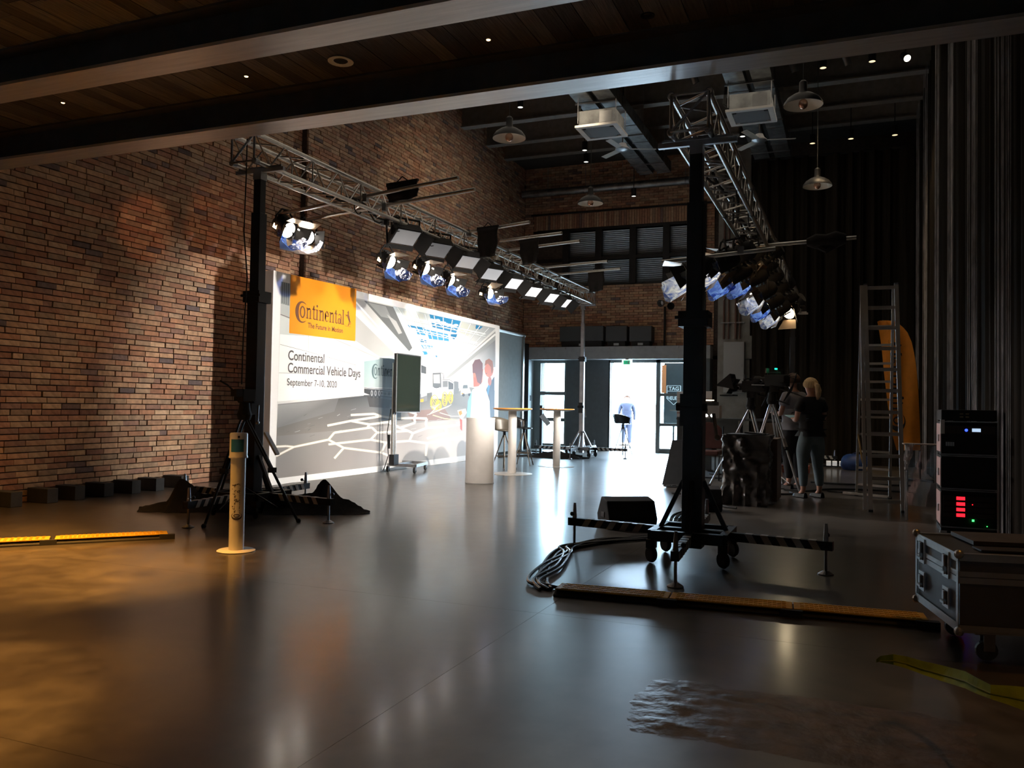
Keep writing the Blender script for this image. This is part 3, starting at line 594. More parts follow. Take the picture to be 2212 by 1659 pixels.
# light swirls and honeycomb on the ground
Y1, Y2 = (1.0, 0.82, 0.18), (1.0, 0.66, 0.06)
for cu, cv, rx, ry in ((1415, 1182, 36, 66), (1450, 1210, 26, 48), (1502, 1152, 26, 62), (1552, 1140, 22, 52)):
    P.ring(cu, cv, rx, ry, 7, Y1); P.ring(cu, cv, rx*0.72, ry*0.72, 4, Y2); P.ring(cu, cv, rx*0.42, ry*0.42, 3, Y1); P.line([(cu-rx*0.6, cv-ry*0.6), (cu+rx*.6, cv+ry*.6)], 3, Y1)
for k in range(7): P.line([(1560-k*4, 1200+k*3), (1440-k*12, 1250+k*6), (1380+k*14, 1215-k*4)], 2.5, (1, 0.97, 0.75))
P.line([(1400, 1290), (1500, 1320), (1600, 1330)], 7, (1, 0.95, 0.6)); P.line([(1460, 1270), (1560, 1300), (1640, 1300)], 5, (1, 0.98, 0.8))
def hexes(lines, w, c):
    P.k += 1
    for l in lines: P.line(l, w, c)
H = [[(62, 1640), (215, 1562), (510, 1500), (640, 1570), (560, 1660)], [(60, 1560), (150, 1555), (215, 1562)], [(510, 1500), (560, 1440), (880, 1395), (925, 1440), (870, 1500), (510, 1540)], [(925, 1440), (1190, 1425), (1230, 1445), (1200, 1510), (1000, 1525), (870, 1500)], [(1000, 1525), (960, 1610), (1060, 1650)], [(1200, 1510), (1350, 1530), (1650, 1480)], [(1350, 1530), (1340, 1640)], [(1230, 1445), (1350, 1400), (1500, 1390), (1520, 1440), (1350, 1490)], [(500, 1380), (700, 1340), (860, 1370), (840, 1400)], [(860, 1370), (1020, 1350), (1060, 1320), (960, 1300), (700, 1340)], [(1060, 1320), (1240, 1315), (1350, 1320), (1340, 1360), (1350, 1400)], [(1120, 1400), (1020, 1350)], [(1120, 1400), (1250, 1355), (1240, 1315)], [(1500, 1390), (1640, 1370)], [(1190, 1425), (1120, 1400)], [(1240, 1315), (1260, 1280), (1200, 1260)], [(1600, 1360), (1640, 1350)], [(640, 1570), (960, 1610)], [(960, 1300), (900, 1280), (700, 1290)]]
hexes([[(u, v+0) for u, v in l] for l in H], 20, (0.90, 0.86, 0.78)); hexes(H, 9, (1, 1, 0.98))
# two men talking
P.poly([(1880, 1310), (1852, 1130), (1860, 1060), (1900, 1000), (1926, 960), (1926, 1310)], (0.24, 0.25, 0.30)); P.poly([(1862, 1070), (1880, 1010), (1905, 985), (1885, 1060), (1868, 1150)], (0.25, 0.50, 0.66))
P.ell(1880, 905, 38, 62, (0.80, 0.45, 0.33), 18); P.ell(1886, 1000, 16, 40, (0.72, 0.40, 0.30)); P.poly([(1842, 870), (1850, 825), (1880, 808), (1910, 830), (1918, 900), (1902, 940), (1895, 880), (1870, 850)], (0.60, 0.36, 0.24)); P.line([(1860, 968), (1876, 972)], 4, (0.95, 0.85, 0.8)); P.ell(1858, 935, 4, 3, (0.2, 0.1, 0.1))
P.poly([(1695, 1310), (1712, 1190), (1738, 1075), (1790, 1035), (1850, 1060), (1885, 1170), (1890, 1310)], (0.97, 0.98, 0.99)); P.poly([(1688, 1310), (1700, 1170), (1735, 1080), (1728, 1220), (1722, 1310)], (0.50, 0.72, 0.83)); P.line([(1760, 1140), (1762, 1300)], 5, (0.66, 0.78, 0.86)); P.line([(1800, 1120), (1806, 1300)], 3, (0.80, 0.86, 0.9))
P.poly([(1748, 1050), (1742, 900), (1830, 900), (1822, 1010), (1790, 1045)], (0.76, 0.38, 0.27)); P.poly([(1740, 930), (1738, 860), (1760, 820), (1800, 812), (1826, 850), (1826, 940), (1812, 1030), (1780, 1010), (1765, 940)], (0.42, 0.24, 0.22)); P.ell(1756, 950, 9, 20, (0.85, 0.48, 0.36))
P.poly([(1610, 1250), (1680, 1235), (1690, 1270), (1650, 1330), (1630, 1310)], (0.94, 0.95, 0.80)); P.poly([(1618, 1262), (1645, 1250), (1652, 1280), (1630, 1296)], (1.0, 0.50, 0.1)); P.poly([(1630, 1320), (1650, 1330), (1650, 1425), (1636, 1410)], (0.70, 0.30, 0.22))
# orange box
P.k += 10
P.poly([(188, 90), (748, 215), (738, 660), (175, 590)], (1.0, 0.61, 0.05))
P.M.build('print', printm, bk); TX = 0.001 + P.k*0.000012 + 0.0012
inkd = mat('grey_brown_ink', (0.115, 0.10, 0.105), 0.6); inkt = mat('teal_grey_ink', (0.09, 0.14, 0.15), 0.6); inkb = mat('brown_ink', (0.20, 0.075, 0.035), 0.6)
def logo(place, th, parent, origin, rz, m, name='lettering', horse=True, d=V((1, 0, 0))):
    """serif word mark: big C around an o, then ntinental, and a rearing horse on a line; place(s, y) -> point, s 0..1, y in x-heights"""
    M = MB(origin, rz)
    def U_(u): return (u-415)/1325.0
    def q(pts): M.poly([place(*p) for p in pts], th, d)
    def rect(u0, u1, y0, y1): q([(U_(u0), y0), (U_(u1), y0), (U_(u1), y1), (U_(u0), y1)])
    def ringp(cu, cy, ru, ry, wu, wy, a0=0, a1=360, n=20, pw=1.0):
        for i in range(n):
            pts = []
            for j, out in ((i, 1), (i+1, 1), (i+1, 0), (i, 0)):
                t = j/n; a = math.radians(a0+(a1-a0)*t); k = 1.0
                if a1-a0 < 359: k = max(0.12, math.sin(math.pi*t)**0.6)
                pts.append((U_(cu + (ru - (0 if out else wu*k))*math.cos(a)), cy + (ry - (0 if out else wy*k))*math.sin(a)))
            q(pts)
    ringp(560, 0.50, 145, 0.98, 75, 0.22, 50, 310, 26)
    ringp(574, 0.52, 62, 0.56, 30, 0.14)
    def n_(u): rect(u+12, u+38, 0, 0.98); rect(u, u+50, 0, .07); rect(u, u+38, .9, .98); rect(u+80, u+106, 0, 0.78); rect(u+68, u+118, 0, .07); ringp(u+70, 0.70, 37, 0.30, 26, 0.16, 0, 180, 8); rect(u+38, u+72, 0.82, 0.95)
    def t_(u): rect(u+22, u+46, 0.05, 1.25); rect(u, u+66, 0.88, 0.98); ringp(u+54, 0.16, 32, 0.17, 22, 0.10, 180, 350, 8); q([(U_(u), .88), (U_(u+24), 0.98), (U_(u+46), 1.3), (U_(u+30), 1.3)])
    def i_(u): rect(u+14, u+42, 0, 0.98); rect(u, u+56, 0, .07); rect(u, u+42, .9, .98); ringp(u+28, 1.30, 22, 0.13, 21.9, 0.129, 0, 360, 10)
    n_(655); t_(792); i_(872); n_(948)
    ringp(1130, 0.5, 48, 0.51, 30, 0.12, 30, 330, 20); rect(1095, 1176, 0.50, 0.60); ringp(1130, 0.55, 48, 0.46, 26, 0.12, -2, 100, 8); rect(1084, 1108, 0.25, 0.75)
    n_(1192); t_(1318)
    rect(1466, 1492, 0.03, 0.75); ringp(1448, 0.70, 44, 0.30, 26, 0.13, 0, 160, 8); ringp(1436, 0.28, 38, 0.30, 24, 0.10, 0, 360, 12); rect(1480, 1504, 0, .08)
    rect(1522, 1550, 0, 1.45); rect(1508, 1564, 0, .07); rect(1508, 1550, 1.37, 1.45)
    if horse:
        rect(1580, 1740, -0.10, -0.07)
        for pts in ([(1640, 1.05), (1660, 1.35), (1672, 1.5), (1680, 1.3), (1678, 1.1), (1700, .85), (1715, .55), (1690, .35), (1660, .65), (1640, .85)],
                    [(1640, 1.0), (1595, 1.08), (1592, 1.0), (1606, .98), (1604, .8), (1612, .82), (1622, .96), (1650, .88)], [(1690, .55), (1680, .2), (1655, .0), (1670, -.05), (1700, .15), (1712, .5)], [(1705, .6), (1728, .4), (1732, .1), (1722, .1), (1716, .35), (1700, .45)], [(1640, 1.3), (1632, 1.22), (1660, 1.25), (1668, 1.5)]):
            cx_ = sum(p[0] for p in pts)/len(pts); cy_ = sum(p[1] for p in pts)/len(pts)
            for a_, b_ in zip(pts, pts[1:]+pts[:1]): q([(U_(a_[0]), a_[1]), (U_(b_[0]), b_[1]), (U_(cx_), cy_)])
    return M.build(name, m, parent)
def on_print(px, py): q = onx(px, py, BX); q.x = BX; return q
# orange-box word mark
a = on_print(637.6, 685.5); yb = 10.075; W_ = on_print(757.5, 700).y - yb; zb_ = 2.455; xh = 0.165
logo(lambda s, y: V((BX+TX, yb + s*W_, zb_ + y*xh)), 0.0004, bk, O_, 0, inkb)
tz = on_print(600+707/11.06, 640+735/11.06)
def ptext(s, pxl, pyl, pxr, hpx, m, ext=0.0002, bold=0.0025):
    a = on_print(pxl, pyl); r_ = onx(pxr, pyl, BX); hz = on_print(pxl, pyl-hpx).z - a.z
    return text(s, (BX+TX - O_[0], a.y-O_[1], a.z), (math.pi/2, 0, math.pi/2), hz/0.70, m, bk, width=r_.y - a.y, ext=ext, bold=bold)
ptext('The Future in Motion', 664, 707.5, 740, 11, inkb)
ptext('Continental', 622, 777, 700, 21, inkd)
ptext('Commercial Vehicle Days', 621, 804, 778, 21, inkd)
ptext('September 7-10, 2020', 619.5, 832, 727, 15, inkd, bold=0.001)
ya = on_print(802, 820).y; Wt = on_print(868, 820).y - ya; zt_ = on_print(812, 810.5).z
logo(lambda s, y: V((BX+TX, ya + s*Wt, zt_ + y*0.165*0.80)), 0.0004, bk, O_, 0, inkt)
# grey fabric screen beyond the backdrop and the black drape in the corner
sr = thing('projection_screen', 'tall grey fabric screen with a top bar, beyond the right end of the backdrop', 'screen', (-8.0, 19.0, 0))
MB((-8.0, 19.0, 0)).bb(-8.02, -7.99, 17.4, 20.2, 0.05, 3.0).build('fabric', mat('grey_fabric', (0.24, 0.25, 0.24), 0.9, noise=0.06), sr)
MB((-8.0, 19.0, 0)).tube([(-8.0, 17.3, 3.06), (-8.0, 20.35, 3.06)], 0.055, 10).build('top_bar', alu, sr)
MB((-8.0, 19.0, 0)).bb(-8.05, -7.95, 20.2, 20.3, 0, 3.1).build('post', alu, sr)
MB((-8.0, 19.0, 0)).bb(-8.3, -7.7, 20.2, 20.3, 0, 0.03).build('foot', steel, sr)
dp = thing('corner_drape', 'black pleated drape hanging in the corner beside the narrow window', 'curtain', (-8.5, 20.9, 0))
M = MB((-8.5, 20.9, 0)); vs = []
for z in (0.01, 2.9):
    for i in range(41): vs.append((-8.62+0.0062*i*1.2+0.05*math.sin(i*1.1), 20.45+i*0.028, z))
M.add(vs, [(i, i+1, 42+i, 41+i) for i in range(40)]); M.build('cloth', clothm, dp, smooth=True)
MB((-8.5, 20.9, 0)).bar((-8.65, 20.4, 2.92), (-8.35, 21.6, 2.92), 0.04).build('rail', black, dp)

# ================================================================== television on stand
sx = -7.2; ya, yb2 = 12.38, 13.22
t = thing('television_stand', 'dark upright television on a chrome rolling stand before the backdrop', 'television', (-7.25, 12.8, 0)); o3 = (-7.25, 12.8, 0)
scr = MB(o3).bb(sx-0.05, sx, ya, yb2, 1.05, 2.06).build('television', blackm, t, bevel=0.004)
MB(o3).bb(sx, sx+0.006, ya+0.02, yb2-0.02, 1.075, 2.04).build('screen', mat('screen_glass', (0.02, 0.028, 0.022), 0.12, spec=0.6), scr)
M = MB(o3)
for a, b_ in (((ya, 1.05), (yb2, 1.05)), ((ya, 2.06), (yb2, 2.06)), ((ya, 1.05), (ya, 2.06)), ((yb2, 1.05), (yb2, 2.06))): M.bar((sx+0.004, a[0], a[1]), (sx+0.004, b_[0], b_[1]), 0.014)
M.build('bezel', alu, scr)
for yy in (12.46, 12.53): MB(o3).tube([(-7.3, yy, 0.16), (-7.3, yy, 1.9)], 0.026, 12).build('pole', alu, t, smooth=True)
MB(o3).bb(-7.34, -7.24, 12.42, 12.58, 0.14, 0.32).build('socket', black, t)
MB(o3).bb(-7.3, -7.24, 12.45, 12.9, 1.35, 1.75).build('bracket', black, t)
M = MB(o3).bar((-7.46, 12.6, 0.13), (-6.92, 12.6, 0.13), 0.06, 0.05).bar((-7.7, 13.36, 0.13), (-7.12, 13.36, 0.13), 0.06, 0.05).bar((-7.32, 12.58, 0.13), (-7.42, 13.4, 0.13), 0.07, 0.05).bar((-6.93, 12.6, 0.13), (-7.12, 13.36, 0.13), 0.06, 0.05)
M.build('base', steel, t)
for x, y in ((-7.46, 12.6), (-7.68, 13.36), (-6.93, 12.6), (-7.13, 13.36)):
    c = MB(o3).lathe([(0.001, -0.018), (0.05, -0.018), (0.055, 0), (0.05, 0.018), (0.001, 0.018)], (x, y, 0.055), 16, (1, 0.2, 0)).build('caster', rubber, t); MB(o3).bb(x-0.022, x-0.018, y-0.02, y+0.02, 0.05, 0.11).bb(x+0.018, x+0.022, y-0.02, y+0.02, 0.05, 0.11).build('fork', steel, c)
MB(o3).tube([(-7.33, 12.44, 1.1), (-7.36, 12.38, 0.7), (-7.34, 12.40, 0.3), (-7.42, 12.42, 0.1), (-7.5, 12.5, 0.03)], 0.008, 6).build('cable', rubber, t)
MB(o3).bb(-7.36, -7.33, 12.40, 12.44, 0.42, 0.66).build('adapter', black, t)

# ================================================================== pedestal, bar tables, stools
pd = thing('pedestal', 'round white display column standing on the bright floor in front of the backdrop', 'pedestal', (-5.25, 11.6, 0))
MB((-5.25, 11.6, 0)).lathe([(0.222, 0), (0.218, 0.98)], (-5.25, 11.6, 0), 48).build('column', whitel, pd, smooth=True)
MB((-5.25, 11.6, 0)).lathe([(0.221, 0.98), (0.221, 0.998), (0.001, 0.998)], (-5.25, 11.6, 0), 48).build('top', white, pd)
MB((-5.25, 11.6, 0)).lathe([(0.21, 0.0), (0.225, 0.006), (0.225, 0.012)], (-5.25, 11.6, 0), 48).build('base_ring', lgrey, pd)
for i, (px, py, lab) in enumerate(((1103, 1024, 'bar table with orange rimmed top, nearer one beside the white column'), (1200, 1008, 'bar table with orange rimmed top, farther one nearer the narrow window'))):
    p = onz(px, py); x, y = p.x, p.y+0.05; o3 = (x, y, 0)
    t = thing('bar_table', lab, 'table', o3, group='round bar tables on the stage')
    MB(o3).lathe([(0.001, 1.10), (0.20, 1.10), (0.30, 1.118), (0.335, 1.13)], o3, 40).build('top_underside', whitel, t, smooth=True)
    MB(o3).lathe([(0.335, 1.128), (0.345, 1.134), (0.345, 1.148), (0.33, 1.152), (0.001, 1.152)], o3, 40).build('tabletop', orange_w, t)
    MB(o3).lathe([(0.075, 0.014), (0.075, 1.11)], o3, 24).build('column', whitel, t, smooth=True)
    MB(o3).lathe([(0.36, 0), (0.36, 0.008), (0.30, 0.016), (0.001, 0.018)], o3, 40).build('foot_plate', whitel, t, smooth=True)
def stool(x, y, rz, label, shell, seat_z=0.74, lit=None):
    o3 = (x, y, 0); t = thing('bar_stool', label, 'stool', o3, rz, 'bar stools on the stage')
    M = MB(); vs = []; n, m = 16, 9     # bucket seat: low front, raised back
    for j in range(m):
        v = j/(m-1)
        for i in range(n+1):
            a = -math.pi*0.5 + math.pi*i/n
            if v < 0.5: r = v*2; X, Y_ = r*0.22*math.sin(a), r*0.20*math.cos(a)*1.0; Z = 0.03*r*r
            else:
                k = (v-0.5)*2; lift = (0.5+0.5*math.cos(a)) ; X, Y_ = (0.22+0.02*k)*math.sin(a), (0.20+0.05*k)*math.cos(a); Z = 0.03 + k*(0.06+0.17*lift**1.2)
            vs.append((X, Y_, seat_z + Z))
    c = n+1; M.add(vs, [(j*c+i, j*c+i+1, (j+1)*c+i+1, (j+1)*c+i) for j in range(m-1) for i in range(n)])
    vs = []
    for j in range(4):       # front half of the seat pan
        for i in range(n+1):
            a = math.pi*0.5 + math.pi*i/n; r = j/3; vs.append((r*0.22*math.sin(a), r*0.17*math.cos(a), seat_z + 0.03*r*r - 0.02*r*max(0, -math.cos(a))))
    M.add(vs, [(j*c+i, j*c+i+1, (j+1)*c+i+1, (j+1)*c+i) for j in range(3) for i in range(n)])
    o = M.build('seat', shell, t, smooth=True); s_ = o.modifiers.new('thickness', 'SOLIDIFY'); s_.thickness = 0.012
    MB().lathe([(0.03, seat_z-0.12), (0.03, seat_z-0.02), (0.09, seat_z)], (0, 0, 0), 14).build('hub', black, t)
    for k in range(4):
        a = math.pi/4 + k*math.pi/2; MB().tube([(0.02*math.cos(a), 0.02*math.sin(a), seat_z-0.08), (0.24*math.cos(a), 0.24*math.sin(a), 0.0)], [0.013, 0.010], 8).build('leg', mat('bronze_tube', (0.10, 0.085, 0.07), 0.4, 0.6), t)
    MB().lathe([(0.165, 0.24), (0.172, 0.248), (0.165, 0.256), (0.158, 0.248), (0.165, 0.24)], (0, 0, 0), 28).build('foot_ring', MATS['bronze_tube'], t)
    return t
shell_b = mat('bronze_shell', (0.10, 0.085, 0.065), 0.35, noise=0.08); shell_k = mat('black_shell', (0.015, 0.015, 0.016), 0.25)
stool(-6.0, 14.35, math.radians(70), 'bronze shell bar stool half hidden behind the white column', shell_b, 0.72)
stool(-6.1, 15.6, math.radians(100), 'black shell bar stool behind the column of the nearer bar table', shell_k, 0.74)
stool(-5.35, 20.6, math.radians(150), 'black shell bar stool standing in front of the open door', shell_k, 0.78)

# ================================================================== lift towers and trusses
stripes = mat('warning_white', (0.55, 0.52, 0.50), 0.6)
def outrigger(M0, p, q, t, striped=True):
    """arm from p to q at beam height with jack screw at q"""
    p, q = V(p), V(q); d = (q-p); L_ = d.length; d.normalize()
    arm = MB(M0[0], M0[1]).bar(p, q, 0.055, 0.065).build('outrigger', black, t)
    if striped:
        k = 0.35; n = V((-d.y, d.x, 0))
        while k < L_-0.12:
            M = MB(M0[0], M0[1]); a = p + d*k; h = 0.033; w_ = 0.0285
            for s_ in (-1, 1):
                off = n*(w_*s_)
                M.poly([a + off + V((0, 0, -h)), a + d*0.055 + off + V((0, 0, -h)), a + d*0.015 + off + V((0, 0, h)), a - d*0.04 + off + V((0, 0, h))] if s_ > 0 else [a - d*0.04 + off + V((0, 0, h)), a + d*0.015 + off + V((0, 0, h)), a + d*0.055 + off + V((0, 0, -h)), a + off + V((0, 0, -h))], 0.0015, n*s_)
            M.poly([a - d*0.04 + n*w_ + V((0, 0, h)), a + d*0.015 + n*w_ + V((0, 0, h)), a + d*0.015 - n*w_ + V((0, 0, h)), a - d*0.04 - n*w_ + V((0, 0, h))], 0.0015, (0, 0, 1))
            M.build('stripe', stripes, arm); k += 0.115
    qq = q - d*0.05
    MB(M0[0], M0[1]).tube([(qq.x, qq.y, 0.02), (qq.x, qq.y, q.z+0.16)], 0.011, 8).tube([(qq.x, qq.y, q.z+0.03), (qq.x, qq.y, q.z+0.15)], [0.02, 0.012], 8).build('jack_screw', steel, arm)
    MB(M0[0], M0[1]).lathe([(0.055, 0), (0.055, 0.008), (0.02, 0.03), (0.001, 0.03)], (qq.x, qq.y, 0), 16).build('jack_foot', steel, arm)
    MB(M0[0], M0[1]).sph(qq + V((-d.y, d.x, 0))*0.05 + V((0, 0, 0.07)), 0.018, 8).bar(qq + V((0, 0, 0.05)), qq + V((-d.y, d.x, 0))*0.05 + V((0, 0, 0.07)), 0.008).build('jack_knob', black, arm)
def tower(c, ztop, feet, label, w_=0.15, mid=None, zarm=0.21, wheels=True, m=black, cross=0.62, crossdir=(1, 0, 0)):
    c = V((*c, 0)); t = thing('lift_tower', label, 'lift', c); M0 = (c, 0.0)
    zm = mid or ztop*0.52
    for i, (w2, a, b_) in enumerate(((w_, 0.10, zm), (w_*0.82, 0.2, (zm+ztop)/2+0.2), (w_*0.64, 0.3, ztop))):
        o = MB(c).bb(c.x-w2/2, c.x+w2/2, c.y-w2/2, c.y+w2/2, a, b_).build('mast_section', m, t, bevel=0.004)
    MB(c).bb(c.x-w_*0.75, c.x+w_*0.75, c.y-w_*0.7, c.y+w_*0.7, zm-0.12, zm).bar((c.x-w_*0.9, c.y-w_*0.7, zm-0.05), (c.x+w_*0.9, c.y-w_*0.7, zm-0.05), 0.025).build('collar', black, t)
    MB(c).bb(c.x-w_*0.55, c.x+w_*0.55, c.y-w_*1.0, c.y-w_*0.45, 1.05, 1.30).tube([(c.x-w_*0.75, c.y-w_*0.8, 1.2), (c.x+w_*0.75, c.y-w_*0.8, 1.2)], 0.032, 12).build('winch', black, t)
    MB(c).bar((c.x+w_*1.1, c.y-w_*0.9, 1.15), (c.x+w_*1.3, c.y-w_*1.2, 0.98), 0.02).sph((c.x+w_*1.35, c.y-w_*1.25, 0.97), 0.022, 8).build('crank', steel, t)
    hb = 0.27
    M = MB(c)
    for sx_, sy_ in ((-1, -1), (1, -1), (1, 1), (-1, 1)):
        pass
    for a, b_ in (((-hb, -hb), (hb, -hb)), ((hb, -hb), (hb, hb)), ((hb, hb), (-hb, hb)), ((-hb, hb), (-hb, -hb))): M.bar((c.x+a[0]*1.0, c.y+a[1], zarm), (c.x+b_[0], c.y+b_[1], zarm), 0.06, 0.08)
    M.bar((c.x-hb, c.y, zarm), (c.x+hb, c.y, zarm), 0.06, 0.07).bar((c.x, c.y-hb, zarm), (c.x, c.y+hb, zarm), 0.06, 0.07).build('base_frame', m, t)
    for sx_, sy_ in ((-1, 0), (1, 0), (0, 1), (0, -1)):
        MB(c).bar((c.x+sx_*hb*0.95, c.y+sy_*hb*0.95, zarm+0.03), (c.x+sx_*w_*0.5, c.y+sy_*w_*0.5, 0.62), 0.032).build('brace', m, t)
    for sx_, sy_ in ((-1, -1), (1, -1), (1, 1), (-1, 1)):
        x, y = c.x+sx_*hb, c.y+sy_*hb
        wh = MB(c).lathe([(0.001, -0.02), (0.055, -0.02), (0.065, 0), (0.055, 0.02), (0.001, 0.02)], (x, y, 0.065), 16, (0.7, 0.7, 0)).build('caster', rubber, t)
        MB(c).bb(x-0.035, x+0.035, y-0.035, y+0.035, 0.115, 0.18).build('fork', black, wh)
    for f in feet:
        f = V((*f, zarm)); d = (f - V((c.x, c.y, zarm))).normalized(); outrigger(M0, V((c.x, c.y, zarm)) + d*0.1, f + d*0.05, t)
    cd = V(crossdir).normalized(); cp = V((c.x, c.y, ztop))
    MB(c).bar(cp - cd*cross/2 + V((0, 0, 0.02)), cp + cd*cross/2 + V((0, 0, 0.02)), 0.04, 0.04).bar(cp - cd*cross/2*0.9 + V((0, 0, 0.055)), cp + cd*cross/2*0.9 + V((0, 0, 0.055)), 0.02, 0.02).bb(c.x-0.05, c.x+0.05, c.y-0.05, c.y+0.05, ztop-0.08, ztop+0.005).build('crossbar', steel, t)
    return t
tower((-1.14, 6.60), 3.28, ((-2.17, 6.77), (-0.16, 6.45), (-1.07, 5.54), (-1.2, 7.65)), 'tall black lift tower in the foreground at right with striped outriggers', 0.155, 1.95)
tower((-5.83, 7.08), 3.62, ((-4.76, 6.92), (-5.72, 6.06), (-6.86, 7.2), (-5.9, 8.1)), 'tall black lift tower at the left, rising beside the backdrop edge', 0.14, 2.35)
tower((-5.95, 19.0), 3.62, ((-7.1, 19.0), (-4.85, 18.9), (-5.9, 18.0), (-5.95, 20.1)), 'distant chrome and black lift tower under the far end of the left truss', 0.10, 2.4, m=steel)
tower((-1.17, 19.0), 3.28, ((-2.1, 19.0), (-0.3, 18.9), (-1.1, 18.0)), 'distant black lift tower under the far end of the right truss', 0.14, 1.9)
def truss(xc, z0, y0, y1, label, bw=0.145):
    o3 = (xc, (y0+y1)/2, z0); t = thing('lighting_truss', label, 'truss', o3); h = 0.29
    for sx_ in (-1, 1):
        for z in (z0, z0+h):
            MB(o3).tube([(xc+sx_*bw, y0, z), (xc+sx_*bw, y1, z)], 0.025, 10).build('chord', alu, t, smooth=True)
            yy = y0
            while yy < y1 + 0.01: MB(o3).lathe([(0.025, -0.035), (0.033, -0.03), (0.033, 0.03), (0.025, 0.035)], (xc+sx_*bw, min(max(yy, y0+0.03), y1-0.03), z), 10, (0, 1, 0)).build('coupler', steel, t); yy += 3.0
    n = int((y1-y0)/0.25)
    for side in range(4):
        M = MB(o3)
        for k in range(n):
            a, b_ = y0+k*(y1-y0)/n, y0+(k+1)*(y1-y0)/n; f = k % 2
            if side < 2: sx_ = -bw if side == 0 else bw; pa = (xc+sx_, a, z0 if f else z0+h); pb = (xc+sx_, b_, z0+h if f else z0)
            else: z = z0 if side == 2 else z0+h; pa = (xc+(-bw if f else bw), a, z); pb = (xc+(bw if f else -bw), b_, z)
            M.tube([pa, pb], 0.009, 6, False)
            if k % 4 == 0:
                if side < 2: M.tube([(pa[0], a, z0), (pa[0], a, z0+h)], 0.009, 6, False)
                else: M.tube([(xc-bw, a, pa[2]), (xc+bw, a, pa[2])], 0.009, 6, False)
        M.build('lattice', alu, t, smooth=True)
    for y in (y0, y1):
        M = MB(o3)
        for a, b_ in (((-bw, 0), (bw, 0)), ((-bw, h), (bw, h)), ((-bw, 0), (-bw, h)), ((bw, 0), (bw, h)), ((-bw, 0), (bw, h))): M.tube([(xc+a[0], y, z0+a[1]), (xc+b_[0], y, z0+b_[1])], 0.012, 8)
        M.build('end_frame', steel, t)
    M = MB(o3); yy = y0 + 1.5; pts = []
    while yy < y1-0.3: pts.append((xc+0.05*math.sin(yy*3), yy, z0+0.05+0.05*math.sin(yy*5.1))); yy += 0.15
    M.tube(pts, 0.016, 6); pts2 = [(p[0]-0.05, p[1], p[2]+0.05*math.sin(p[1]*7)) for p in pts]; M.tube(pts2, 0.012, 6)
    for k in range(10):
        y = y0+2+k*(y1-y0-2.5)/10; M.tube(arc((xc+0.12, y, z0-0.02), 0.09+0.02*(k % 3), 0.2, 5.6, 12, V((0, 1, 0)), V((0, 0, 1))), 0.008, 5)
    M.build('power_cable', rubber, t)
    return t
truss(-5.87, 3.68, 6.85, 19.2, 'long silver box truss over the left edge of the stage')
truss(-1.17, 3.35, 6.42, 19.3, 'long silver box truss at right, running away above the foreground mast')

